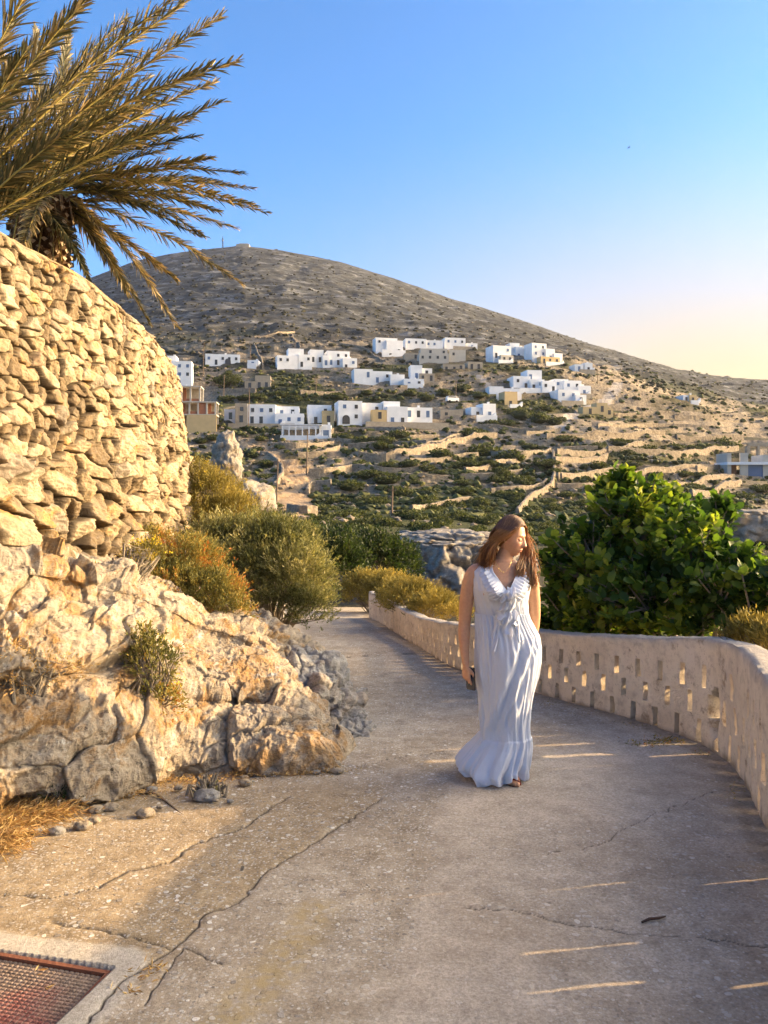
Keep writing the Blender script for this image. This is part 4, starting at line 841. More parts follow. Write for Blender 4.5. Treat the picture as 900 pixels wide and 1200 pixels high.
# ------------------------------------------------------------------ the village
WINM = {}
def unit_box(mat, name):
    if (mat, name) not in WINM:
        m = MB(); m.box((0, 0, 0), (.5, .5, .5)); V = np.concatenate(m.V); WINM[(mat, name)] = mesh_np(name, V, np.concatenate(m.Q), M[mat], False)
    return WINM[(mat, name)]
def opening(root, name, mat, x, y, z, w, h, side, rz=0):
    """recess-like opening on a face: dark or blue panel inside a projecting surround"""
    o = link(name, unit_box(mat, name), root)
    if side == 'f': o.location = (x, y-.01, z); o.scale = (w, .10, h)
    else: o.location = (x+.01, y, z); o.scale = (.10, w, h)
    return o
HOUSE_BOX = []
HOUSES = [  # name, label, [blocks x0,x1,top,base,(depth m),(yaw deg),(mat)], options
 ('white_house', 'white two storey house cluster at the left beside the stone bastion', [(196,224,424,457), (192,206,417,440,6,2)], dict(yaw=8)),
 ('white_house', 'long low white house with an arched doorway, left of the tall pole', [(241,281,416,428)], dict(yaw=10, arch=(267,))),
 ('white_house', 'tiny white cube beside the pole on the left slope', [(290,303,423,429)], dict(yaw=0)),
 ('villa', 'white villa with a round tower and bright blue openings on the upper left', [(339,357,410,425,6,1), (326,350,419,433), (350,366,417,431,5,0), (364,380,410,424,6,1.5), (378,386,417,428), (383,410,411,428,7,.5), (400,417,420,433,5,-2)], dict(yaw=14)),
 ('white_house', 'row of low white rooms stepping right, under the long dark wall', [(415,437,434,443), (436,460,436,449), (456,473,440,451,4,-2)], dict(yaw=12)),
 ('ruined_house', 'roofless grey stone house below the round tree', [(287,299,447,455), (299,317,441,455)], dict(mat='stone_house', yaw=6)),
 ('villa', 'long white two storey villa with an outside stair, nearest on the left', [(262,276,480,491,7,3), (276,290,474,497,7,0,'stone_house'), (290,323,475,498,8,.4), (322,350,476,487,8,3), (322,356,486,500,7,-1)], dict(yaw=5)),
 ('pergola_house', 'low white house with a pillared pergola and wide dark openings', [(330,376,499,514,5,1), (374,388,499,513,6,-.5)], dict(yaw=3, wide=True)),
 ('white_house', 'white cube house with an ochre stone porch, centre left of the village', [(361,389,475,488,7,2), (361,380,486,497,5,0), (377,391,483,496,3,-1.5,'cream')], dict(yaw=8)),
 ('villa', 'wide white villa with a big arch, blue windows and a sunlit gable', [(397,425,472,497,8,0), (423,450,473,489,8,2), (435,452,481,492,3,-1.6,'cream'), (450,470,471,488,7,1), (452,477,478,498,8,-1.5), (476,510,477,488,7,2)], dict(yaw=12, arch=(405,))),
 ('white_house', 'small white house with a blue door standing alone among tan walls', [(553,570,478,490,5,1), (566,582,474,490,6,0)], dict(yaw=16)),
 ('white_house', 'white house at the left end of the top row', [(440,466,397,409), (452,472,400,413,6,-1)], dict(yaw=14)),
 ('white_house', 'long white house in the middle of the top row with many dark windows', [(475,500,398,408), (499,520,399,410,6,.5)], dict(yaw=10)),
 ('white_house', 'white house with a grey balcony at the right of the top row', [(521,546,397,408,7,0), (548,561,402,409,5,1)], dict(yaw=12)),
 ('unfinished_house', 'tan unfinished two storey shell below the top row', [(493,525,408,416,7,1), (491,526,415,425,8,-.5)], dict(mat='concrete', yaw=4)),
 ('unfinished_house', 'plain tan block with square holes right of the tan shell', [(526,546,411,425)], dict(mat='concrete', yaw=8)),
 ('white_house', 'white double house with a cream lower wall, left of the upper right pair', [(577,600,406,420,7,0), (584,600,417,425,5,-2,'concrete')], dict(yaw=18)),
 ('white_house', 'tall narrow white house of the upper right pair', [(599,611,402,413,6,2), (604,619,407,420,6,0)], dict(yaw=12)),
 ('white_house', 'stepped white house, highest on the right of the village', [(624,643,403,419,7,1.5), (640,652,409,422,6,.5), (650,661,414,425,6,0), (630,655,419,427,5,-1.8,'cream')], dict(yaw=20)),
 ('white_house', 'white house with a dark stone wing in the middle of the slope', [(481,495,429,444,6,0), (494,507,432,440,6,1), (491,509,438,447,5,-1,'stone_house')], dict(yaw=6)),
 ('white_house', 'low white house at the foot of the stepped path', [(473,497,445,453)], dict(yaw=8)),
 ('white_house', 'white house with a terrace at the upper left of the right hand cluster', [(619,637,434,445,7,1), (601,622,442,456,7,0), (620,637,446,458,5,-1.5)], dict(yaw=10)),
 ('villa', 'long white building in the middle of the right hand cluster', [(634,652,448,460), (650,668,445,457,7,1), (660,682,447,460,7,-.5), (676,692,453,464,6,-1.5)], dict(yaw=12)),
 ('white_house', 'white block with blue shutters lowest in the right hand cluster', [(653,679,458,471,7,0), (672,686,464,473,5,-1.5)], dict(yaw=14)),
 ('tower_house', 'square ochre stone tower with a pair of small openings', [(591,607,460,477,5,0,'cream')], dict(yaw=15)),
 ('white_house', 'white pair of small houses alone above the paved road', [(673,684,428,435), (685,695,426,436)], dict(yaw=10)),
 ('white_house', 'low white wall-like house left of the right hand cluster', [(573,590,454,460), (590,612,456,464)], dict(yaw=8)),
 ('round_house', 'small pale house alone at the far right of the slope', [(800,808,464,471), (807,816,463,472,4,-.5,'cream')], dict(yaw=12)),
 ('low_house', 'tan flat roofed hut in the middle of the village', [(519,545,427,433)], dict(mat='stone_house', yaw=5)),
 ('low_house', 'low stone shed right of the wide villa', [(516,543,480,488)], dict(mat='stone_house', yaw=5)),
 ('ruined_house', 'orange stone ruin at the bend of the paved road', [(682,700,477,486,4,0), (699,713,472,483,4,0), (711,720,479,486,4,0)], dict(mat='cream', yaw=12)),
 ('low_house', 'brown stone cottage between the white houses, centre', [(548,566,424,433)], dict(mat='stone_house', yaw=10)),
 ('low_house', 'tan house with a flat roof left of the top row', [(474,492,414,421)], dict(mat='stone_house', yaw=6)),
]
def make_house(name, label, blocks, yaw=0, mat='white', arch=(), wide=False):
    x0 = min(b[0] for b in blocks); x1 = max(b[1] for b in blocks); base = max(b[3] for b in blocks); top = min(b[2] for b in blocks)
    HOUSE_BOX.append((x0, x1, top, base))
    r = TD((x0+x1)/2, base, 60); d = r[0][1]; cx, cy, cz = P((x0+x1)/2, base, d)
    root = tag(empty(name, (cx, cy, cz), R(yaw)), label, 'house', 'houses of the hillside village')
    rr = random.Random(label); mats = {}; ins = []
    for b in sorted(blocks, key=lambda b: -(b[5] if len(b) > 5 else 0)):
        dep = b[4] if len(b) > 4 else 6; off = b[5] if len(b) > 5 else 0; mt = b[6] if len(b) > 6 else mat
        w = (b[1]-b[0])/F*d; h = (b[3]-b[2])/F*d; xc = ((b[0]+b[1])/2-(x0+x1)/2)/F*d; zb = (base-b[3])/F*d
        w *= 1.0/math.cos(R(yaw))-.12*abs(math.sin(R(yaw))); xc /= math.cos(R(yaw))
        off = off*1.0+rr.uniform(0, .06); drop = 5.0
        zt = zb+h
        m = mats.setdefault(mt, MB())
        m.box((xc, off+dep/2, (zt+zb-drop)/2), (w/2, dep/2, (zt-zb+drop)/2))
        # parapet of the flat roof
        if h > 3.2 or mt == 'white':
            for (px_, py_, hx, hy) in ((xc, off+.13, w/2, .12), (xc, off+dep-.13, w/2, .12), (xc-w/2+.13, off+dep/2, .12, dep/2-.26), (xc+w/2-.13, off+dep/2, .12, dep/2-.26)):
                m.box((px_, py_, zt+.16), (hx+(.02 if hy < .2 else 0), hy, .16-.003))
        ns = max(1, int(h/2.6)); nw = max(1, int(w/(2.6 if not wide else 3.4)))
        for s in range(ns):
            zc = zt-1.35-s*2.85
            if zc < zb+.5: continue
            for k in range(nw):
                if rr.random() < .16 and nw > 1: continue
                wx = xc-w/2+(k+.5)*w/nw+rr.uniform(-.15, .15); isdoor = (s == ns-1 and k == rr.randrange(nw)) or wide
                shut = 'shutter' if rr.random() < .5 and mt == 'white' else 'glassdark'
                hh = min(2.0, h*.75) if isdoor else min(1.15, h*.45); ww = 2.0 if wide else .95
                z = (zb+hh/2+.12) if isdoor and s == ns-1 and h < 3.6*1.6 and ns == 1 else zc
                if isdoor and not wide: nm, ww = 'door', 1.0
                else: nm = 'window'
                opening(root, nm, shut, wx, off, z, ww, hh, 'f')
                if nm == 'window' and not wide and mt == 'white':
                    fr = link('sill', unit_box('white', 'sill'), root); fr.location = (wx, off-.05, z-hh/2-.06); fr.scale = (ww+.25, .22, .10)
        for k in range(max(1, int(dep/3))):
            if rr.random() < .75: opening(root, 'window', 'glassdark' if rr.random() < .5 else 'shutter', xc+w/2, off+(k+.5)*dep/max(1, int(dep/3)), zt-1.4, .9, min(1.1, h*.4), 's')
    for mt, m in mats.items():
        m.build('wall' if mt == mat else 'porch', M[mt], root)
    if mat == 'white':
        m = MB(); m.box((0, 0, 0), (.3, .3, .55)); m.box((0, 0, .62), (.38, .38, .07)); o = m.build('chimney', M['white'], root)
        b = blocks[-1]; o.location = (((b[0]+b[1])/2-(x0+x1)/2)/F*d+1.0, (b[5] if len(b) > 5 else 0)+3.2, (base-b[2])/F*d+.5)
    if mat == 'white' and rr.random() < .75:   # garden terrace held by a low wall
        w = (x1-x0)/F*d; m = MB(); xo = rr.uniform(-.1, .2)*w; m.box((xo, -2.6, -.9), (w*rr.uniform(.3, .48), .18, 1.6)); m.build('terrace_wall', M['white' if rr.random() < .55 else 'stone_house'], root)
        m = MB(); k = MB(); xs_ = xo+w*.2
        for q in range(6): m.box((xs_+q*.32, -1.9, .1+q*.28-.6), (.155, .5, .14+.6))
        m.build('stair', M['white'], root)
    for a in arch:
        m = MB(); xa = (a-(x0+x1)/2)/F*d; n = 10
        V = [(xa-1.1, 0, .1), (xa+1.1, 0, .1)]+[(xa+1.1*math.cos(t), 0, 1.6+1.1*math.sin(t)) for t in np.linspace(0, math.pi, n)]
        V = np.array(V); k = len(V); V2 = np.concatenate([V+[0, -.12, 0], V+[0, .2, 0]])
        Q = [[i, (i+1) % k, k+(i+1) % k, k+i] for i in range(k)]; T = [[0, i, i+1] for i in range(1, k-1)]
        m.add(V2, Q, T); o = m.build('archway', M['glassdark'], root)
    if wide:   # pergola with white pillars in front
        m = MB(); w = (x1-x0)/F*d; hh = (base-top)/F*d
        for k in range(7): m.box((-w/2+.4+k*(w*.8)/6, -2.2, hh/2-2), (.16, .16, hh/2+2))
        m.build('pillar_row', M['white'], root).data
        m = MB(); m.box((-w*.1, -1.2, hh+.12), (w*.42, 1.35, .10)); m.build('pergola_roof', M['white'], root)
    return root, d
for name, label, blocks, opt in HOUSES: make_house(name, label, blocks, **opt)

def unfinished():
    HOUSE_BOX.append((200, 252, 452, 506)); r = TD(228, 503, 60); d = r[0][1]; c = P(228, 503, d)
    root = tag(empty('unfinished_building', c, R(6)), 'raw concrete frame of an unfinished three storey building with red brick infill', 'building')
    s = d/F; fr = MB(); br = MB(); dk = MB()
    rows = [(-26, 24, 0, 17), (-26, 24, 17, 32), (-26, 6, 32, 50)]
    for (a, b, z0, z1) in rows:
        n = max(2, int((b-a)/10)); xs = np.linspace(a, b, n+1)*s
        for x in xs:
            for y in (0, 6): fr.box((x, y+.2, (z0+z1)/2*s-(1.5 if z0 == 0 else 0)), (.22, .22, (z1-z0)/2*s+(1.5 if z0 == 0 else 0)-.15))
        fr.box(((a+b)/2*s, 3.2, z1*s), ((b-a)/2*s+.35, 3.6, .17))
        for i in range(n):
            x = (xs[i]+xs[i+1])/2; w = (xs[i+1]-xs[i])/2
            k = (i*7+z0) % 3
            br.box((x+(w*.35 if k == 0 else 0), .32, z0*s+(.45 if k != 2 else (z1-z0)/2*s)), (w*(.55 if k == 0 else .82), .1, (.5 if k != 2 else (z1-z0)/2*s-.2)))
            if k == 0: br.box((x-w*.55, 2.5, (z0+z1)/2*s), (w*.35, .1, (z1-z0)/2*s-.2))
        dk.box(((a+b)/2*s, 5.0, (z0+z1)/2*s), ((b-a)/2*s-.3, .1, (z1-z0)/2*s-.2))
    fr.build('concrete_frame', M['concrete'], root); br.build('brick_infill', M['brick'], root); dk.build('back_wall', M['stone_house'], root)
    m = MB(); m.box((10*s, -3.2, 1.2), (17*s, .2, 2.6)); m.build('yard_wall', M['cream'], root)
unfinished()
def bunker():
    HOUSE_BOX.append((852, 960, 538, 560)); d = TD(880, 558, 60)[0][1]; c = P(905, 558, d); s = d/F
    root = tag(empty('low_building', c, R(-4)), 'low flat roofed building with a wide dark garage opening at the right edge', 'building')
    m = MB(); m.box((0, 4, 15*s), (52*s, 4.6, .35)); m.build('flat_roof', M['white'], root)
    m = MB(); m.box((-49*s, 4, 3), (2.4*s, 4, 3.0)); m.box((-32*s, .2, 3.0), (4.5*s, .25, 3.0)); m.box((20*s, 4, 2.5), (30*s, 3.8, 3.0)); m.build('wall', M['concrete'], root)
    m = MB(); m.box((-16*s, .5, 6*s), (11.5*s, .1, 7.5*s)); m.build('garage_door', M['shutter'], root)
    m = MB(); m.box((-42*s, 2.0, 6*s), (4.6*s, .1, 8*s)); m.build('brick_panel', M['brick'], root)
bunker()
def arches():
    d = TD(880, 533, 60)[0][1]; s = d/F; root = tag(empty('ruined_arcade', P(876, 532, d), 0), 'row of grey stone piers carrying a wall, above the low flat roofed building', 'ruin')
    HOUSE_BOX.append((858, 905, 512, 534)); m = MB()
    for x, w in ((0, 2.0), (12, 1.4), (26, 1.6)): m.box((x*s, 0, 2*s), (w*s, .6, 7*s))
    for x in (6, 19): m.box((x*s, .02, 10*s), (5*s+.3, .55, 1.2*s))
    m.box((13*s, .05, 12.1*s), (18*s, .62, .9*s)); m.build('pier_wall', M['stone_house'], root)
arches()
def summit():
    c = TD(285, 292, 600); x, y, z = P(285, 291, 1190)
    root = tag(empty('chapel', (x, y, z)), 'tiny pale building on the very summit of the mountain', 'building')
    m = MB(); m.box((0, 0, 2), (10, 5, 3)); m.build('wall', M['stone_house'], root); m = MB(); m.box((1, 0, 5.5), (7, 4, .8)); m.build('roof', M['stone_house'], root)
    x, y, z = P(261, 293, 1190); root = tag(empty('radio_mast', (x, y, z)), 'thin lattice radio mast left of the summit building', 'mast')
    m = MB()
    for a in (-1, 1): m.tube([(a, 0, 0), (a*.4, 0, 19)], .28, 5)
    m.tube([(0, 1, 0), (0, .4, 22)], .3, 5)
    for k in range(6): m.tube([(-1+k*.1, 0, k*3), (1-k*.1, 0, k*3+3)], .15, 4)
    m.build('lattice', M['dark'], root); m = MB(); m.box((0, -.6, 15), (1.6, .5, 1.2)); m.build('antenna', M['steel'], root)
summit()
# utility poles
for px, b, t, lab in [(291,505,457,'tall wooden pole in front of the left end of the long villa'), (238,440,402,'wooden pole left of the low arched house'), (293,428,403,'wooden pole behind the tiny white cube'),
                 (262,466,440,'short pole right of the unfinished building'), (284,597,555,'pole on the bare slope below the rock pinnacle'), (324,593,538,'pole left of the bend of the dirt track'),
                 (359,557,507,'pole at the junction of the dirt track'), (459,604,570,'lone pole among dark bushes left of the woman'), (534,466,446,'pole on the slope right of the wide villa'), (370,466,443,'pole above the ochre porch'),
                 (700,452,436,'pole by the top of the paved road'), (345,425,400,'thin pole behind the round tower villa')]:
    r = TD(px, b, 60); x, y, z = r[0]; h = (b-t)/F*y
    root = tag(empty('utility_pole', (x, y, z)), lab, 'utility pole', 'utility poles on the slope')
    m = MB(); m.tube([(0, 0, -.5), (0.03*h, 0, h)], [.15, .10], 7); m.build('pole', M['wood'], root)
    m = MB(); m.box((0.03*h, -.1, h-.5), (.55, .05, .05))
    for k in (-.45, .45): m.box((k+.03*h, -.1, h-.38), (.05, .05, .09))
    m.build('crossarm', M['wood'], root)
# little white vehicle beside the ochre tower
def van():
    x, y, z = TD(530, 472, 60)[0]; root = tag(empty('parked_van', (x, y, z+.1), R(20)), 'small white van parked left of the ochre tower', 'van')
    m = MB(); m.box((0, 0, .95), (2.1, .85, .55)); m.box((-.3, 0, 1.75), (1.6, .78, .28)); m.build('body', M['white'], root)
    m = MB(); m.box((-.3, 0, 1.72), (1.45, .80, .2)); m.build('window_band', M['glassdark'], root)
    for a in (-1.3, 1.3):
        for b in (-.8, .8): m = MB(); m.tube([(a, b-.1, .35), (a, b+.1, .35)], .35, 12); m.build('wheel', M['dark'], root)
van()
# rock pinnacle and the grey dome
def displaced(name, center, rad, mat, seed, sub=5, amp=.25, fr=1.2, strata=.0, flat=None, parent=None):
    bm = bmesh.new(); bmesh.ops.create_icosphere(bm, subdivisions=sub, radius=1); V = np.array([v.co[:] for v in bm.verts]); Fc = np.array([[v.index for v in f.verts] for f in bm.faces]); bm.free()
    W = V*np.array(rad); n = V/np.linalg.norm(V, axis=1)[:, None]; s = min(rad)
    q = W/s*fr+seed*7.3
    dsp = ridged(q*.9, 5, seed)*amp*.6+fbm(q*2.1, 5, seed+4)*amp*.6
    F1, F2, cid = worley(q*1.3*np.array([1, 1, 1.5]), seed); dsp += (cid-.5)*amp*.45-(1-sstep(0, .16, F2-F1))*amp*.22
    if strata: dsp += strata*np.sin(W[:, 2]/s*9+fbm(q, 3, seed)*3)
    W = W+n*dsp[:, None]*s
    if flat is not None: W[:, 2] = np.where(W[:, 2] > flat, flat+(W[:, 2]-flat)*.25, W[:, 2])
    o = link(name, mesh_np(name, W, Fc, M[mat], True), parent); o.location = center; return o
x, y, z = P(266, 545, 98); o = displaced('rock_pinnacle', (x, y, z-.2), (1.7, 1.7, 4.4), 'rock_far', 5, 5, .42, 1.5, .05); tag(o, 'tall weathered stump of rock standing up left of the dirt track', 'rock')
x, y, z = P(292, 590, 96); o = displaced('rock_outcrop', (x, y, z), (3.0, 3, 2.6), 'rock_far', 8, 5, .35, 1.2); tag(o, 'crumbling rock face under the tall weathered stump', 'rock')
x, y, z = P(523, 690, 46); o = displaced('rock_dome', (x, y, z), (5.0, 5.0, 4.9), 'rock_dome', 12, 7, .24, 3.2, .02, 2.9); tag(o, 'big grey dome of bare rock behind the woman', 'rock')
x, y, z = P(880, 615, 100); o = displaced('rock_outcrop', (x, y, z), (4.5, 4, 3.4), 'rock_far', 9, 5, .4, 1.3, .03, 1.5); tag(o, 'grey ruined crag at the right edge above the fig tree', 'rock')

# bushes on the slope: countable ones as things, the rest as ground cover
BUSH = []
for k in range(4):
    C, lf = blob_foliage(620, 30+k); V, T, r = leaves(C, .17, 40+k, .7, .5)
    bm = bmesh.new(); bmesh.ops.create_icosphere(bm, subdivisions=2, radius=.62); c = np.array([v.co[:] for v in bm.verts]); fc = np.array([[v.index for v in f.verts] for f in bm.faces]); bm.free()
    c[:, 2] = c[:, 2]*.62+.12; c += fbm(c*3+k, 2, k)[:, None]*c*.25
    BUSH.append(mesh_np('hill_bush', np.concatenate([V, c]), np.concatenate([T, fc+len(V)]), M['scrub'], True, {'rnd': np.concatenate([r, np.full(len(c), .15)])}))
cand = []; rb = random.Random(11)
# clumps named from the photograph: px, py, width px
SPOTS = [(262,447,30),(425,520,34),(452,518,30),(470,512,34),(405,515,26),(445,525,26),(540,487,22),(556,510,44),(570,534,52),(600,540,46),(635,545,36),(585,563,46),(610,566,38),(548,568,30),(480,545,30),(500,550,26),
 (430,560,34),(452,566,40),(410,572,36),(470,580,34),(500,590,40),(528,595,34),(440,592,36),(395,590,36),(415,606,40),(380,600,34),(445,612,40),(474,606,30),(360,615,34),(395,620,40),(430,625,40),(300,500,22),(318,502,24),(305,515,22),
 (300,528,20),(312,545,24),(330,536,18),(310,560,22),(240,500,26),(225,496,22),(250,515,20),(235,520,24),(325,480,0),(590,500,34),(610,488,36),(630,492,34),(650,497,28),(575,498,26),(640,480,26),(600,478,0),(560,464,26),(540,458,24),(520,462,28),(500,468,26),(480,462,24),
 (725,520,32),(700,524,24),(760,530,34),(790,524,26),(850,524,46),(835,527,30),(812,527,22),(740,545,28),(820,560,30),(800,557,26),(810,572,30),(690,575,30),(665,582,26),(680,592,34),(650,600,30),(870,585,40),(840,590,34),(860,600,40),(890,575,30),(770,570,24),
 (660,560,20),(640,575,26),(620,600,30),(240,480,0),(265,470,24),(285,468,22),(300,466,26),(330,466,28),(345,468,24),(395,468,26),(430,462,22),(390,428,16),(350,430,14),(372,430,16),(455,455,18),(430,457,18),(560,440,14),(520,440,14),(545,448,16)]
def add_bush(px, py, wpx, rr):
    if near_house(px, py) or wpx <= 0: return
    t = TD(px, py, 60)
    if t is None: return
    (x, y, z), c, k = t; w = wpx/F*y
    cand.append((w/y, x, y, z, w/2))
for a, b, w in SPOTS: add_bush(a, b, w, rb)
for a, b, w in [(350,640,44),(385,632,50),(420,640,46),(455,634,50),(490,622,40),(335,628,36),(372,655,50),(410,660,52),(450,655,46),(402,622,40),(612,632,46),(640,622,40),(598,650,44),(632,655,60),(655,640,50),(590,615,30),(572,606,30),(545,610,34),(515,612,30),(488,604,26),(560,592,40),(600,585,36),(540,578,34),(460,548,34),(425,545,30),(515,535,36),(552,545,34),(590,560,34),(620,525,28),(660,515,30),(700,548,34),(735,560,40),(780,585,50),(720,580,40),(860,625,60),(890,640,60),(830,630,60)]:
    t = TD(a, b, 28)
    if t: (x, y, z), c, k = t; w = w/F*y; cand.append((w/y, x, y, z, w/2))
while len(cand) < 520:
    px = rb.uniform(190, 930); py = rb.uniform(432, 640); t = TD(px, py, 55)
    if t is None or near_house(px, py): continue
    (x, y, z), c, k = t
    if H['veg'][c, k] < rb.random()*.9 or H['busy'][c, k] > .3: continue
    w = rb.uniform(1.5, 4.6)*(1.0 if y < 260 else .8); cand.append((w/y, x, y, z, w/2))
cand.sort(key=lambda q: -q[0])
MESHD = [(np.array([v.co[:] for v in m.vertices]), np.array([p.vertices[:] for p in m.polygons])) for m in BUSH]
for i, (q, x, y, z, r) in enumerate(cand[:296]):
    o = link('hill_shrub', BUSH[i % 4]); o.location = (x, y, z-.12*r); o.rotation_euler = (0, 0, rb.uniform(0, 6.28)); o.scale = (r*1.15, r*1.0, r*rb.uniform(.62, .95))
    tag(o, 'low dark green cushion shrub among the terraces of the slope', 'shrub', 'cushion shrubs on the terraced slope')
# small tufts as one cover
def cover(name, n, region, size, mat, seed, label, facet=12, kind='stuff', hrel=.7, accept=None):
    rg = random.Random(seed); VV = []; FF = []; AA = []; m = 0
    bm = bmesh.new(); bmesh.ops.create_icosphere(bm, subdivisions=1, radius=1); b = np.array([v.co[:] for v in bm.verts]); f = np.array([[v.index for v in q.verts] for q in bm.faces]); bm.free()
    k = 0; tries = 0; g = np.random.default_rng(seed)
    while k < n and tries < n*8:
        tries += 1; px = rg.uniform(*region[0]); py = rg.uniform(*region[1]); t = TD(px, py, 55)
        if t is None or near_house(px, py): continue
        (x, y, z), c, kk = t
        if accept and not accept(H['veg'][c, kk], H['busy'][c, kk], y, rg): continue
        r = rg.uniform(*size)*(1+y/700); V = b*(1+g.normal(size=(len(b), 1))*.22)*np.array([r*rg.uniform(.8, 1.4), r, r*hrel]); VV.append(V+np.array([x, y, z+.1*r])); FF.append(f+m); AA.append(np.full(len(b), rg.random())); m += len(b); k += 1
    if VV: tag(link(name, mesh_np(name, np.concatenate(VV), np.concatenate(FF), M[mat], False, {'rnd': np.concatenate(AA)})), label, 'ground cover', kind=kind)
cover('scrub_tufts', 5200, ((-20, 920), (430, 640)), (.25, .8), 'scrub', 3, 'small tufts of scrub spread over the terraces', accept=lambda v, b, y, rg: y > 100 and b < .3 and (v > .3 or rg.random() < .25))
cover('mountain_scrub', 1500, ((-20, 920), (285, 470)), (.3, .9), 'hillscrub', 4, 'sparse low scrub on the upper mountain', accept=lambda v, b, y, rg: y > 300)
cover('loose_rocks', 2200, ((-20, 920), (380, 620)), (.2, .6), 'fieldwall', 5, 'pale rocks scattered over the slope', accept=lambda v, b, y, rg: True, hrel=.6)
# round tree among the houses
def leafy_tree(name, label, c, r, h, mat, seed, n=5200, leaf=.34):
    rg = np.random.default_rng(seed); root = tag(empty(name, c), label, 'tree'); m = MB(); m.tube([(0, 0, -.5), (.1, 0, h*.35), (0, .1, h*.6)], [.28, .2, .1], 8)
    for k in range(6): a = k*1.05; m.tube([(0, 0, h*.3), (r*.4*math.cos(a), r*.4*math.sin(a), h*.55), (r*.75*math.cos(a), r*.75*math.sin(a), h*.75)], [.14, .09, .03], 6)
    m.build('trunk', M['bark'], root); C = []
    cl = [(rg.normal(size=3)*np.array([r*.45, r*.45, h*.17])+[0, 0, h*.58], r*rg.uniform(.3, .5)) for _ in range(14)]
    for _ in range(n):
        cc, rr = cl[rg.integers(14)]; v = rg.normal(size=3); v /= np.linalg.norm(v); C.append(cc+v*rr*rg.uniform(.6, 1.05)*[1, 1, .75])
    V, T, q = leaves(np.array(C), leaf, seed, .7, .1); link('crown', mesh_np('crown', V, T, M[mat], True, {'rnd': q}), root)
x, y, z = TD(270, 456, 60)[0]; leafy_tree('round_tree', 'round dark olive tree above the roofless stone house', (x, y, z), 4.6, 5.4, 'scrub', 4)
# small bird in the sky
root = tag(empty('bird', P(737, 173, 70)), 'tiny dark bird high in the open sky', 'bird'); m = MB()
m.tube([(-.10, 0, 0), (-.03, 0, .01), (.05, 0, .01), (.12, 0, .0)], [.01, .04, .035, .005], 8)
V = np.array([(0, 0, .01), (.05, .16, .07), (-.03, .36, .03), (-.05, .12, .05), (.05, -.16, .07), (-.03, -.36, .03), (-.05, -.12, .05)]); m.add(V, [[0, 1, 2, 3], [0, 6, 5, 4]]); m.build('body', M['dark'], root)
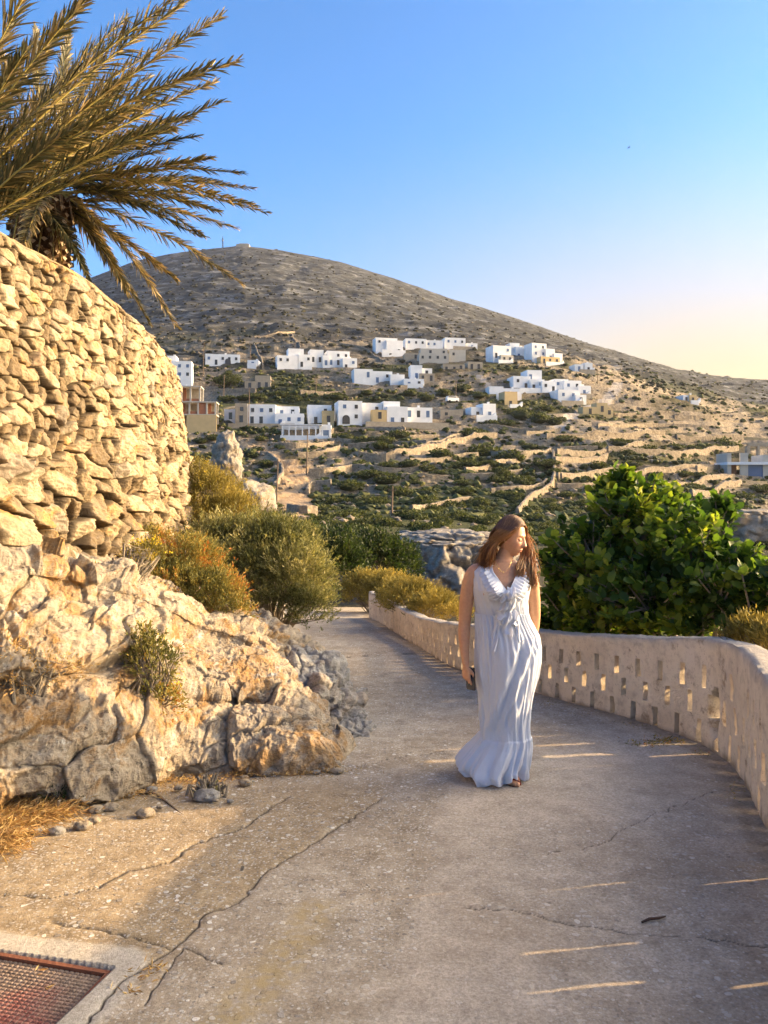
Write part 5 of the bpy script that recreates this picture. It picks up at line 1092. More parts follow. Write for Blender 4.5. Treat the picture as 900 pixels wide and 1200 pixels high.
# ------------------------------------------------------------------ pierced parapet
def make_parapet():
    ds = .0275; total = WS[-1]; ns = int(total/ds); nz = 24
    si = np.arange(ns+1)*ds; K = np.stack([np.interp(si, WS, WL[:, k]) for k in range(3)], 1)
    t = np.gradient(K[:, :2], axis=0); t /= np.linalg.norm(t, axis=1)[:, None]
    nr = np.stack([t[:, 1], -t[:, 0]], 1)                            # outward, away from the lane
    kz = np.arange(nz+1)/nz
    # holes
    hole = np.zeros((ns, nz), dtype=bool); g = random.Random(4)
    for row, (z0, z1, off) in enumerate(((1, 6, 0), (7, 12, 4), (13, 18, 7))):
        i = off+3
        while i < ns-4:
            if g.random() > .015: hole[i:i+(3 if K[i, 1] < 4.3 and g.random() < .55 else 2), z0:z1] = True
            i += 9
    th = .17
    def sheet(off, sgn, seed):
        B = K[:, None, :2]+nr[:, None, :]*off; B = np.repeat(B, nz+1, 1); h = K[:, 2][:, None]*kz[None, :]
        z = zpath(K[:, 1])[:, None]+h-.02*(1-kz[None, :])
        P3 = np.concatenate([B, z[..., None]], -1); f = P3.reshape(-1, 3)
        n1 = fbm(f*2.5, 3, seed)*.014+fbm(f*14, 5, seed+1)*.009+ridged(f*6, 4, seed+2)*.006
        P3[..., :2] += nr[:, None, :]*n1.reshape(ns+1, nz+1)[..., None]
        jit = fbm(f*26, 2, seed+7).reshape(ns+1, nz+1)*.007
        P3[..., :2] += t[:, None, :]*jit[..., None]; P3[..., 2] += fbm(f*23, 2, seed+9).reshape(ns+1, nz+1)*.006
        return P3
    Fp = sheet(0, -1, 3); Bp = sheet(th, 1, 13)
    # broken pocket at the corner, seen at (838, 820) in the photograph
    ic = int(np.argmin(np.abs(K[:, 1]-5.42))); s0 = si[ic]
    S, Zk = np.meshgrid(si-s0, kz*.8, indexing='ij')
    q = ((S-.0)/.075)**2+((Zk-.30)/.19)**2+fbm(np.stack([S.ravel()*14, Zk.ravel()*14, Zk.ravel()*0], 1), 3, 9).reshape(S.shape)*.7
    pocket = sstep(1.0, .55, q+fbm(np.stack([S.ravel()*30, Zk.ravel()*30, Zk.ravel()*0], 1), 3, 19).reshape(S.shape)*.5); Fp[..., :2] += nr[:, None, :]*(pocket*.10)[..., None]
    # rounded irregular coping
    topn = fbm(np.concatenate([K[:, :2]*3, K[:, :1]*0], 1), 4, 5)*.014
    Fp[:, -1, 2] += topn-.012; Bp[:, -1, 2] += topn-.015; Fp[:, -1, :2] += nr*.012; Fp[:, -2, 2] += topn*.6
    mid = []
    for w in (.22, .42, .62, .82):
        m = Fp[:, -1]*(1-w)+Bp[:, -1]*w; m = m.copy(); m[:, 2] += .006+fbm(m*16, 4, int(w*100))*.014; mid.append(m)
    NV = (ns+1)*(nz+1); V = np.concatenate([Fp.reshape(-1, 3), Bp.reshape(-1, 3)]+mid)
    idx = lambda i, j: i*(nz+1)+j
    Q = []
    for i in range(ns):
        for j in range(nz):
            if not hole[i, j]:
                a, b, c, d = idx(i, j), idx(i+1, j), idx(i+1, j+1), idx(i, j+1)
                Q.append((a, d, c, b)); Q.append((a+NV, b+NV, c+NV, d+NV))
            else:
                for (di, dj, e1, e2) in ((-1, 0, idx(i, j), idx(i, j+1)), (1, 0, idx(i+1, j+1), idx(i+1, j)), (0, -1, idx(i+1, j), idx(i, j)), (0, 1, idx(i, j+1), idx(i+1, j+1))):
                    ii, jj = i+di, j+dj
                    if not (0 <= ii < ns and 0 <= jj < nz and hole[ii, jj]): Q.append((e1, e2, e2+NV, e1+NV))
    rows = [np.array([idx(i, nz) for i in range(ns+1)])]+[2*NV+k*(ns+1)+np.arange(ns+1) for k in range(4)]+[NV+np.array([idx(i, nz) for i in range(ns+1)])]
    for r0, r1 in zip(rows[:-1], rows[1:]):
        for i in range(ns): Q.append((r0[i], r1[i], r1[i+1], r0[i+1]))
    for e in (0, ns):
        for j in range(nz): Q.append((idx(e, j), idx(e, j+1), idx(e, j+1)+NV, idx(e, j)+NV))
    hk = np.concatenate([np.tile(kz, ns+1)]*2+[np.full(4*(ns+1), 1.0)])
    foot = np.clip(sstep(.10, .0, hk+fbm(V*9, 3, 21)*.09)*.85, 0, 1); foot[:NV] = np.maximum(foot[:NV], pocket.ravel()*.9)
    top = sstep(.985, 1.0, hk)*.9; top = np.maximum(top, sstep(.90, .99, hk+fbm(V*7, 4, 23)*.14)*.55)
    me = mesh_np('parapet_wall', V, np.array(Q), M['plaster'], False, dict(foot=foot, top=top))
    me.polygons.foreach_set('use_smooth', np.ones(len(me.polygons), dtype=bool)); me.set_sharp_from_angle(angle=R(50))
    tag(link('parapet_wall', me), 'low curved limewashed parapet pierced by three rows of small slots along the lane', 'wall')
make_parapet()

# ------------------------------------------------------------------ dry stone bastion
def make_bastion():
    RIM = np.array([(-3.1, -1.5), (-2.95, 1), (-2.84, 3.5), (-2.80, 5.6), (-2.71, 6.5), (-2.75, 7.74), (-2.94, 9.64), (-3.57, 12.6), (-4.7, 14.8), (-6.5, 16.5)])
    dense, s = spline(RIM, 900); near = np.interp(dense[:, 1], [-2, 2.5, 4, 12.5, 17], [.25, .6, 1.6, 1.6, .3])
    cs = np.concatenate([[0], np.cumsum(near[:-1])]); cs /= cs[-1]; nu = 1400; ui = np.interp(np.linspace(0, 1, nu), cs, s)
    K = np.stack([np.interp(ui, s, dense[:, k]) for k in (0, 1)], 1); t = np.gradient(K, axis=0)/np.gradient(ui)[:, None]; t /= np.linalg.norm(t, axis=1)[:, None]
    nr = np.stack([t[:, 1], -t[:, 0]], 1); nv = 520; zt = 3.42; zb = .75; vz = np.linspace(zb, zt, nv)
    U, Zv = np.meshgrid(ui, vz, indexing='ij'); hh = (zt-Zv)
    off = .04+.14*hh+.008*hh*hh
    # stones: jittered cells, coursed, larger low down
    p2 = np.stack([U.ravel(), Zv.ravel()*1.0, U.ravel()*0], 1)
    w = np.stack([U.ravel()+fbm(p2*3.0, 3, 2)*.12, Zv.ravel()+fbm(p2*2.8, 3, 3)*.10], 1)
    big = .88
    cx = w[:, 0]/(.160*big); cz = w[:, 1]/(.126*big); row = np.floor(cz)
    def cells(cx, cz, seed):
        ix, iz = np.floor(cx).astype(np.int64), np.floor(cz).astype(np.int64)
        F1 = np.full(len(cx), 9.); F2 = np.full(len(cx), 9.); cid = np.zeros(len(cx)); c2 = np.zeros(len(cx)); dx = np.zeros(len(cx)); dz = np.zeros(len(cx))
        for a in (-2, -1, 0, 1, 2):
            for b in (-1, 0, 1):
                gx, gz = ix+a, iz+b; o = gz*0
                px = gx+.5+(_hash(gx, gz, o, seed)-.5)*.85+.5*(gz % 2); pz = gz+.5+(_hash(gx, gz, o, seed+1)-.5)*.62
                wgt = .80+.55*_hash(gx, gz, o, seed+2)
                ddx, ddz = cx-px, cz-pz; d = (np.abs(ddx)**2.6+np.abs(ddz)**2.6)**(1/2.6)*1.0/wgt
                r = _hash(gx, gz, o, seed+3); r2 = _hash(gx, gz, o, seed+4); m = d < F1
                F2 = np.where(m, F1, np.minimum(F2, d)); cid = np.where(m, r, cid); c2 = np.where(m, r2, c2); dx = np.where(m, ddx, dx); dz = np.where(m, ddz, dz); F1 = np.where(m, d, F1)
        return F2-F1, cid, c2, dx, dz
    e, cid, c2, dx, dz = cells(cx, cz, 5)
    # lower third: much larger, rougher blocks
    eb, cidb, c2b, dxb, dzb = cells(cx*.68, cz*.66, 25)
    lw = (sstep(2.35, 1.75, Zv.ravel()+fbm(p2*1.2, 3, 9)*.45) > .5)
    e = np.where(lw, eb*1.3, e); cid = np.where(lw, cidb, cid); c2 = np.where(lw, c2b, c2); dx = np.where(lw, dxb*1.5, dx); dz = np.where(lw, dzb*1.5, dz)
    amp = np.where(lw, 1.5, 1.0)
    prof = sstep(.015, .12, e)**.75; face = sstep(0, .35, e)*.5
    tilt = dx*(cid-.5)*.10+dz*(c2-.5)*.10-np.abs(dx*(.3+c2)+dz*(cid-.2))*.018
    B3 = np.stack([(K[:, 0][:, None]+nr[:, 0][:, None]*off).ravel(), (K[:, 1][:, None]+nr[:, 1][:, None]*off).ravel(), Zv.ravel()], 1)
    facet = ridged(B3*7+cid[:, None]*31, 4, 71)*.018+fbm(B3*20, 4, 72, .62)*.014+ridged(B3*38, 3, 74)*.005
    dsp = (prof*.058+face*.014+(cid-.5)*.052*prof+tilt*prof)*amp+facet*(.4+prof)*amp
    cap = sstep(zt-.03-.03, zt, Zv.ravel()+fbm(B3*6, 2, 5)*.012)
    dsp = dsp*(1-cap)+.035*cap
    bulge = fbm(B3*.9, 3, 14)*.05
    dsp = (dsp+bulge).reshape(nu, nv); V = B3.reshape(nu, nv, 3).copy(); V[..., :2] += nr[:, None, :]*dsp[..., None]
    V[:, -1, 2] += fbm(B3.reshape(nu, nv, 3)[:, -1]*4, 3, 8)*.02
    back = [V[:, -1].copy() for _ in range(3)]
    for k, bq in enumerate(back): bq[:, :2] -= nr*(.03+.20*(k+1)); bq[:, 2] += (.012 if k < 2 else -.5)
    A = np.concatenate([V.reshape(-1, 3)]+back); gf = grid_faces(nu, nv)[:, ::-1]; ext = []
    prev = np.arange(nu)*nv+nv-1
    for k in range(3):
        cur = nu*nv+k*nu+np.arange(nu); ext.append(np.stack([prev[:-1], cur[:-1], cur[1:], prev[1:]], 1)); prev = cur
    gap = (1-sstep(.03, .15, e))*(1-cap); cidc = np.where(cap > .3, .55, cid*.85+.1*c2)
    me = mesh_np('stone_bastion', A, np.concatenate([gf]+ext), M['drystone'], True, dict(cell=np.concatenate([cidc, np.full(3*nu, .5)]), gap=np.concatenate([gap, np.zeros(3*nu)])))
    tag(link('stone_bastion', me), 'tall curved retaining wall of rough golden dry laid stones on the left', 'wall')
make_bastion()

# ------------------------------------------------------------------ limestone outcrop under it
def make_outcrop():
    B = np.array([G(-420, 1010), G(-220, 985), G(-60, 960), G(0, 946), G(100, 932), G(160, 917), G(220, 905), G(280, 899), G(340, 897), G(378, 889), G(398, 872)])
    C = np.array([P(-420, 640, 4.0), P(-220, 645, 4.2), P(-60, 650, 4.5), P(0, 657, 4.75), P(100, 676, 5.15), P(160, 694, 5.45), P(228, 727, 5.85), P(285, 745, 6.0), P(318, 765, 6.05), P(345, 802, 5.95), P(375, 856, 5.85)])
    s = np.linspace(0, 1, len(B)); nu, nv = 900, 460; sf = np.linspace(0, 1, nu)**.8
    Bs, _ = spline(np.concatenate([B, C], 1), 600); q = np.linspace(0, 1, 600)
    Bi = np.stack([np.interp(sf, q, Bs[:, k]) for k in range(6)], 1); b, c = Bi[:, :3], Bi[:, 3:]
    tow = np.array([.45, -.9, 0]); up = np.array([0, 0, 1.0]); hgt = (c[:, 2]-b[:, 2])[:, None]
    k = np.clip(hgt, 0, 1.2)
    prof = [b-up*.12+tow*.02, b+tow*.03*k, b+(c-b)*.16+tow*.20*k, b+(c-b)*.33+tow*.22*k, b+(c-b)*.44+tow*.05*k, b+(c-b)*.56+tow*.20*k, b+(c-b)*.76+tow*.16*k, b+(c-b)*.93+tow*.03*k, c, c+np.array([-.12, .55, -.03]), c+np.array([-.3, 1.4, -.02])]
    Pf = np.stack(prof, 1)                                            # nu, 11, 3
    V = np.zeros((nu, nv, 3)); tt = np.linspace(0, len(prof)-1.001, nv)
    Q = np.concatenate([2*Pf[:, :1]-Pf[:, 1:2], Pf, 2*Pf[:, -1:]-Pf[:, -2:-1]], 1)
    for j, v in enumerate(tt):
        i = int(v); t = v-i; a, b_, c_, d_ = Q[:, i], Q[:, i+1], Q[:, i+2], Q[:, i+3]
        V[:, j] = .5*((2*b_)+(c_-a)*t+(2*a-5*b_+4*c_-d_)*t*t+(3*b_-a-3*c_+d_)*t**3)
    du = np.gradient(V, axis=0); dv = np.gradient(V, axis=1); n = np.cross(du, dv); n /= np.linalg.norm(n, axis=2)[..., None]+1e-9
    f = V.reshape(-1, 3)
    w = f+np.stack([fbm(f*1.6, 4, 61), fbm(f*1.6, 4, 62), fbm(f*1.6, 4, 63)], 1)*.30
    F1, F2, cid = worley(w*np.array([1.1, 1.1, 2.3]), 4); G1, G2, cid2 = worley(w*np.array([6.0, 6.0, 9.5]), 14)
    def planes(p, seed):
        a, b, cc = worley(p, seed); q = p-np.floor(p); r1 = (cc*7.13) % 1-.5; r2 = (cc*13.7) % 1-.5; r3 = (cc*29.3) % 1-.5
        return (p[:, 0]*r1+p[:, 1]*r2+p[:, 2]*r3*1.6), b-a, cc
    pa, ea, ca = planes(w*np.array([1.6, 1.6, 2.9]), 41); pb, eb_, cb = planes(w*np.array([7, 7, 11.]), 42)
    pa = (pa*1.0) % 1.0; pa = np.abs(pa-.5)*2; pb = np.abs((pb % 1.0)-.5)*2
    d = (cid-.5)*.10-(1-sstep(0, .06, F2-F1))*.030*sstep(-.1, .3, fbm(f*1.5, 2, 90))+((cid2-.5)*.022-(1-sstep(0, .08, G2-G1))*.010)*sstep(-.1, .35, fbm(f*1.1+7, 3, 91))
    d += ridged(w*np.array([1.5, 1.5, 3.0]), 6, 64)*.085+fbm(f*np.array([5, 5, 9]), 6, 65, .64)*.036+fbm(f*34, 4, 66, .6)*.013-np.clip(fbm(f*11, 4, 67)-.30, 0, 1)*.10+pa*.070+(ca-.5)*.05+(pb*.016+(cb-.5)*.012)*sstep(-.2, .3, fbm(f*1.3, 3, 98))-(1-sstep(0, .04, ea))*.024*sstep(-.3, .2, fbm(f*1.7, 3, 99))
    d -= .10*np.exp(-((f[:, 2]-.50-.05*np.sin(f[:, 0]*4)-fbm(f*2, 3, 97)*.05)/.035)**2)*sstep(-1.2, -1.7, f[:, 0])
    st = np.sin((f[:, 2]+fbm(f*1.3, 3, 68)*.16+f[:, 0]*.10)*17); d += st*.018
    fade = np.ones(nv); fade[:20] = np.linspace(.3, 1, 20); d = d.reshape(nu, nv)*fade[None, :]
    V += n*d[..., None]
    tag(link('limestone_outcrop', mesh_np('limestone_outcrop', V.reshape(-1, 3), grid_faces(nu, nv), M['rock'], True)), 'big weathered limestone outcrop with orange lichen below the bastion', 'rock')
make_outcrop()
def rock(name, label, px, py, d, rad, mat, seed, amp=.3, sub=5, group=None, fr=1.3, strata=0):
    o = displaced(name, P(px, py, d), rad, mat, seed, sub, amp, fr, strata); tag(o, label, 'rock', group); return o
rock('grey_boulder', 'jagged grey boulder leaning at the lane edge right of the outcrop', 362, 838, 6.35, (.38, .60, .46), 'rock_grey', 21, .42, 7, fr=1.5, strata=.03)
rock('grey_boulder', 'low grey rock foot reaching towards the lane', 404, 872, 6.0, (.24, .30, .16), 'rock_grey', 23, .45, 6, fr=1.6)
rock('grey_boulder', 'pale boulder wedged behind the jagged grey one, under the bush', 336, 778, 6.9, (.30, .40, .26), 'rock', 25, .42, 6)
rr_ = random.Random(5)
for i in range(46):
    px = rr_.uniform(-20, 400); a = np.interp(px, [0, 100, 160, 280, 380], [958, 942, 926, 908, 893])+rr_.uniform(-6, 30)*(1 if px < 280 else .4)
    x, y, z = G(px, a); s = rr_.uniform(.012, .05)*(1.3 if i % 7 == 0 else .8)
    o = displaced('small_stone', (x, y, z+s*.2), (s*1.4, s, s*.6), 'rock' if i % 4 else 'rock_grey', i+50, 3, .75, 1.1); tag(o, 'small loose limestone fragment at the foot of the outcrop', 'stone', 'loose stones below the outcrop')

# ------------------------------------------------------------------ leafy things
def bush(name, label, lobes, mat, nsp, lsize, per=9, stem=.12, seed=1, upb=.3, aspect=.35, cat='bush', group=None, inner='bark', flowers=0, base=None):
    """lobes: (px, py, d, radius in px across, radius in px up)"""
    rg = np.random.default_rng(seed); L = []
    for (px, py, d, rx, ry) in lobes: L.append((np.array(P(px, py, d)), rx/F*d, ry/F*d))
    c0 = sum(l[0] for l in L)/len(L); b = np.array(base if base is not None else (c0[0], c0[1], min(l[0][2]-l[2] for l in L)))
    root = tag(empty(name, tuple(b)), label, cat, group); vol = np.array([l[1]**2*l[2] for l in L])**.67; vol /= vol.sum()
    which = rg.choice(len(L), nsp, p=vol); v = rg.normal(size=(nsp, 3)); v /= np.linalg.norm(v, axis=1)[:, None]; v[:, 2] = np.where(v[:, 2] < -.35, -v[:, 2], v[:, 2])
    r = rg.uniform(.45, 1.0, nsp)**.45; cen = np.array([L[i][0] for i in which]); rad = np.array([[L[i][1], L[i][1], L[i][2]] for i in which])
    bump_ = 1+.34*fbm(v*2.6+which[:, None]*3.1, 4, seed)+.12*rg.normal(size=nsp)+.22*(rg.random(nsp)>.95)
    C = cen+v*rad*(r*bump_)[:, None]; D = v+rg.normal(size=(nsp, 3))*.35; D[:, 2] += upb; D /= np.linalg.norm(D, axis=1)[:, None]
    clump = np.clip(.5+.9*fbm(C*4.0, 3, seed+5)+.1*rg.normal(size=nsp), 0, 1)
    k = np.arange(per)/per; PT = (C[:, None]+D[:, None]*(k[None, :, None]*stem*rg.uniform(.6, 1.3, (nsp, 1, 1)))).reshape(-1, 3)+rg.normal(size=(nsp*per, 3))*stem*.08
    V, T, q = leaves(PT-b, lsize, seed+1, aspect, .1, np.repeat(D, per, 0), .12, np.repeat(clump, per))
    link('foliage', mesh_np('foliage', V, T, M[mat], True, {'rnd': q}), root)
    m = MB(); pick = rg.choice(nsp, min(90, nsp), replace=False); g0 = np.array([0, 0, -.05])
    for i in pick:
        e = C[i]-b; s = g0+rg.normal(size=3)*np.array([.05, .05, 0]); mid = s*.5+e*.5+np.array([0, 0, .08])+rg.normal(size=3)*.04
        m.tube([s, mid, e], [.012, .008, .003], 5, False)
    m.build('stem', M[inner], root)
    if flowers:
        i = rg.choice(nsp, flowers); PT = (C[i]+D[i]*stem)[:, None]+rg.normal(size=(flowers, 14, 3))*.018
        V, T, q = leaves(PT.reshape(-1, 3)-b, .014, seed+9, .8, .6); link('bloom', mesh_np('bloom', V, T, M['flower'], True, {'rnd': q}), root)
    return root
bush('spurge_bush', 'rust and gold leaved bush growing on top of the outcrop', [(200,695,6.7,60,42),(158,678,6.9,36,30),(245,705,6.6,38,34),(215,665,6.9,44,30),(270,718,6.5,22,18),(180,640,7,16,16),(232,650,7,14,14)], 'rusty_leaf', 4200, .030, 9, .10, 3, .5, .30, flowers=0)
bush('grey_shrub', 'large silvery olive shrub behind the rusty bush at the lane edge', [(300,690,8.3,62,58),(345,690,8.1,44,48),(262,650,8.7,44,38),(330,650,8.5,44,34),(365,722,7.9,24,30),(300,640,8.7,36,30)], 'olive', 6500, .040, 10, .13, 4, .6, .26)
bush('grey_shrub', 'yellowish green shrub hugging the far edge of the bastion', [(250,590,10.2,32,34),(232,570,10.4,22,26),(272,610,9.9,30,28),(240,620,9.8,26,30)], 'gold', 2600, .036, 9, .12, 5, .7, .26, flowers=12)
bush('dark_thicket', 'dark green thicket where the lane drops out of sight', [(392,672,21.5,34,40),(362,650,22.5,26,28)], 'darkgreen', 2200, .10, 9, .28, 6, .4, .45)
bush('dark_thicket', 'dark glossy shrub behind the golden bush on the parapet', [(440,662,25,34,32),(468,668,26,22,28),(415,650,26,26,24)], 'darkgreen', 2200, .11, 9, .28, 7, .4, .45)
bush('golden_bush', 'clipped golden bush just past the end of the parapet', [(430,697,18.5,26,24),(455,697,17.5,26,22)], 'gold', 2600, .06, 8, .16, 8, .7, .22)
bush('golden_bush', 'golden green bush spilling over the far part of the parapet', [(482,706,13.4,34,20),(510,714,12.2,28,16),(466,700,14.8,22,18),(534,722,11.6,16,10)], 'gold', 3600, .045, 9, .13, 9, .7, .22)
bush('wall_grass', 'tuft of sunlit grassy herbs behind the right end of the parapet', [(885,752,5.6,26,16),(915,760,5.3,26,20)], 'gold', 700, .05, 7, .12, 10, 1.2, .16)
bush('rock_plant', 'small orange leaved plant rooted in the crevice of the outcrop', [(178,790,4.95,26,42),(165,755,5.0,16,18),(190,830,4.9,20,22)], 'rusty_leaf', 420, .028, 7, .07, 11, .5, .4, flowers=8)
bush('rock_plant', 'wispy dry plant in the left end of the crevice', [(40,790,4.5,45,16),(10,770,4.4,20,20)], 'straw', 160, .035, 7, .10, 12, .1, .16)
bush('rock_plant', 'yellow flowered tuft between the outcrop and the bastion', [(120,682,5.5,26,9),(170,655,5.9,22,14)], 'gold', 240, .028, 7, .07, 13, .8, .3, flowers=26)
bush('rock_plant', 'green weed at the right foot of the outcrop', [(325,888,5.2,16,9)], 'olive', 90, .024, 7, .05, 14, .8, .3)
bush('rock_plant', 'green sprig beside the low grey rock', [(398,880,5.55,9,6)], 'olive', 50, .02, 6, .05, 15, .8, .3)
bush('rock_plant', 'dark green weed at the left foot of the outcrop', [(75,930,4.35,20,10)], 'darkgreen', 110, .024, 7, .05, 16, .8, .3)
bush('rock_plant', 'small weed at the crack below the outcrop', [(243,930,4.6,12,6)], 'olive', 60, .02, 6, .04, 17, .8, .3)
bush('rock_plant', 'tiny weed growing from the long crack of the lane', [(275,1052,3.5,5,4)], 'darkgreen', 16, .016, 5, .02, 18, .8, .3)
bush('bank_shrub', 'olive shrub low on the bank behind the large silvery one', [(340,640,13.5,26,26),(318,628,14.5,26,22)], 'olive', 1500, .05, 9, .16, 19, .6, .28)

for i, (a, b, d) in enumerate([(885, 800, 5.9), (800, 790, 6.35), (752, 790, 6.95), (708, 785, 7.5), (668, 780, 8.1)]):  # added plants: keep the bright ground from showing through the slots
    bush('wall_weed', ['dark weeds outside the parapet at its broken corner', 'low weeds outside the parapet left of its broken corner', 'low weeds outside the parapet under the middle of the fig tree', 'low weeds outside the parapet under the left half of the fig tree', 'low weeds outside the parapet under the left end of the fig tree'][i], [(a+18, b+30, d+.15, 28, 26)], 'darkgreen', 420, .05, 7, .12, 60+i, .8, .3)
# fig tree beyond the parapet
FO = [(0,0),(.06,.20),(.30,.42),(.42,.32),(.66,.38),(.80,.22),(1,0),(.80,-.22),(.66,-.38),(.42,-.32),(.30,-.42),(.06,-.20)]
def fig_leaves(C, D, size, seed):
    rg = np.random.default_rng(seed); n = len(C); d = D+rg.normal(size=(n, 3))*.35; d[:, 2] += .1; d /= np.linalg.norm(d, axis=1)[:, None]
    upv = np.array([0, 0, 1.0])+rg.normal(size=(n, 3))*.55; s = np.cross(d, upv); s /= np.linalg.norm(s, axis=1)[:, None]+1e-9; k = np.cross(s, d)
    L = (size*rg.uniform(.6, 1.25, n))[:, None]; cup = rg.uniform(.05, .35, n)[:, None]; droop = rg.uniform(-.05, .35, n)[:, None]
    pts = [C+d*L*.45]
    for (a, b) in FO: pts.append(C+d*L*a+s*L*b*.95+k*L*(abs(b)*cup-a*a*droop))
    V = np.stack(pts, 1).reshape(-1, 3); m = 13; b0 = np.arange(n)[:, None]*m
    T = np.concatenate([b0+np.array([[0, 1+i, 1+(i+1) % 12]]) for i in range(12)]); return V, T, m
def make_fig():
    rg = np.random.default_rng(77)
    lob = [(742,612,7.9,62,50),(722,585,8.1,32,30),(775,600,8.0,34,34),(690,655,7.9,60,52),(668,695,8.2,34,52),(655,660,8.4,24,36),(800,650,7.3,64,58),(828,612,7.6,34,30),(760,690,7.3,80,50),(850,690,6.8,52,42),(895,690,6.5,36,34),(930,700,6.3,44,44),(700,720,7.7,40,26),(868,655,6.9,26,22),(960,680,6.2,40,50),(700,738,7.6,34,16),(645,725,8.3,20,26),(760,730,7.3,40,14),(815,728,6.9,34,14),(870,722,6.5,30,14),(730,560,8.1,14,16),(600+182,582,8,20,16),(848,590,7.5,16,14)]
    base = np.array([2.95, 7.6, -1.3]); root = tag(empty('fig_tree', tuple(base)), 'broad leaved fig tree leaning over the outside of the parapet', 'tree')
    L = [(np.array(P(a, b, d)), np.array([rx/F*d, rx/F*d*.8, ry/F*d])) for a, b, d, rx, ry in lob]; vol = np.array([l[1].prod() for l in L])**.6; vol /= vol.sum()
    n = 1400; w = rg.choice(len(L), n, p=vol); v = rg.normal(size=(n, 3)); v /= np.linalg.norm(v, axis=1)[:, None]; rr = rg.uniform(.25, 1, n)**.5
    tips = np.array([L[i][0] for i in w])+v*np.array([L[i][1] for i in w])*rr[:, None]*(1+.10*rg.normal(size=n))[:, None]
    # keep off the lane: push outside of the wall
    xw = wall_x(tips[:, 1])+.10; low = tips[:, 2] < .55
    tips[:, 0] = np.where(low, np.maximum(tips[:, 0], xw+.2*rg.random(n)), tips[:, 0])
    D = v*.8+np.array([0, -.1, .75]); D /= np.linalg.norm(D, axis=1)[:, None]; per = 9
    Cc = np.repeat(tips, per, 0)+rg.normal(size=(n*per, 3))*.02-np.repeat(D, per, 0)*(np.tile(np.arange(per), n)/per*.16)[:, None]
    an = np.tile(np.arange(per)*2.4, n)+np.repeat(rg.uniform(0, 6, n), per)
    Dr = np.repeat(D, per, 0); ref = np.cross(Dr, [0.3, .2, 1]); ref /= np.linalg.norm(ref, axis=1)[:, None]; r2 = np.cross(Dr, ref)
    spread = (.35+.9*np.tile(np.arange(per)/per, n))[:, None]
    LD = Dr*.8+(ref*np.cos(an)[:, None]+r2*np.sin(an)[:, None])*spread
    V, T, m = fig_leaves(Cc-base, LD, .100, 5)
    clump = np.repeat(np.clip(.42+.6*fbm(tips*2.4, 3, 5)+.14*rg.normal(size=n), 0, 1), per); young = np.tile(np.arange(per) < 2, n)*.22
    q = np.repeat(np.clip(clump+young+rg.normal(size=n*per)*.12, 0, 1), m)
    link('crown', mesh_np('crown', V, T, M['fig'], True, {'rnd': q}), root)
    mb = MB(); forks = []
    for l in L:
        e = l[0]-base; mid = e*np.array([.45, .5, .35])+np.array([0, 0, .25]); f = e*.85; forks.append((l[0], f)); mb.tube([np.array([0, 0, -.2]), mid*.5, mid, f], [.085, .06, .04, .02], 7, False)
    for i in range(0, n, 2):
        c, f = forks[w[i]]; e = tips[i]-base; mb.tube([f, (f+e)/2+rg.normal(size=3)*.05, e], [.014, .010, .006], 5, False)
    mb.build('trunk', M['bark'], root)
make_fig()

# dry litter and sticks
def litter(name, label, spots, n, mat, seed, size=.035, spread=.1, cat='litter', lift=.02, aspect=.22):
    rg = np.random.default_rng(seed); C = []
    for (px, py, rx, ry) in spots:
        for _ in range(n):
            a, b = rg.normal(size=2)*.5; x, y, z = G(px+a*rx, max(py+b*ry, 720)); C.append((x, y, z+lift*rg.random()+.004))
    C = np.array(C); V, T, q = leaves(C, size, seed, aspect, -.3, np.repeat([[.6, .2, .12]], len(C), 0), .05)
    tag(link(name, mesh_np(name, V, T, M[mat], False, {'rnd': q})), label, cat, kind='stuff')
litter('dry_litter', 'dried orange leaves gathered along the foot of the outcrop', [(300,905,90,8),(215,915,70,8),(350,902,50,6),(130,930,60,8)], 900, 'straw', 3, .022)
litter('dry_litter', 'heap of dead grass at the left edge of the picture', [(10,965,50,22),(50,955,40,12),(0,985,30,20)], 1500, 'straw', 4, .06, lift=.07, aspect=.05)
litter('dry_litter', 'patch of dead pine-like leaves in front of the parapet', [(765,873,34,5),(780,870,20,4)], 150, 'rusty_leaf', 5, .035)
litter('dry_litter', 'dead leaves stuck in the crack by the metal cover', [(165,1148,22,8),(150,1165,16,6),(180,1138,16,4)], 34, 'straw', 6, .026)
litter('dry_litter', 'fine leaf debris along the foot of the parapet', [(860,930,14,18),(820,885,20,6),(740,852,40,6),(680,838,30,5),(640,826,20,5),(560,797,30,4),(500,770,20,4)], 60, 'rusty_leaf', 7, .02)
x, y, z = G(767, 1081); root = MB(); root.tube([(-.055, -.012, .008), (-.02, .004, .012), (.02, .010, .012), (.055, .03, .008)], [.004, .006, .005, .003], 7)
o = root.build('dry_stick', M['brow'], None, True); o.location = (x, y, z); tag(o, 'short dark stick lying on the lane to the lower right', 'stick')
def roots():
    m = MB(); pts = [(45,925),(70,905),(110,893),(150,900),(190,912),(215,930)]
    m.tube([np.array(G(a, b+18))+np.array([0, -.03, .03+.05*math.sin(i)]) for i, (a, b) in enumerate(pts)], [.006, .009, .01, .009, .007, .004], 7)
    m.tube([np.array(G(30, 955))+np.array([0, 0, .02]), np.array(G(60, 940))+np.array([0, 0, .08]), np.array(G(100, 946))+np.array([0, 0, .02])], [.004, .006, .003], 6)
    tag(m.build('bare_root', M['wood'], None, True), 'bleached bare twigs arching at the left foot of the outcrop', 'twig')
roots()

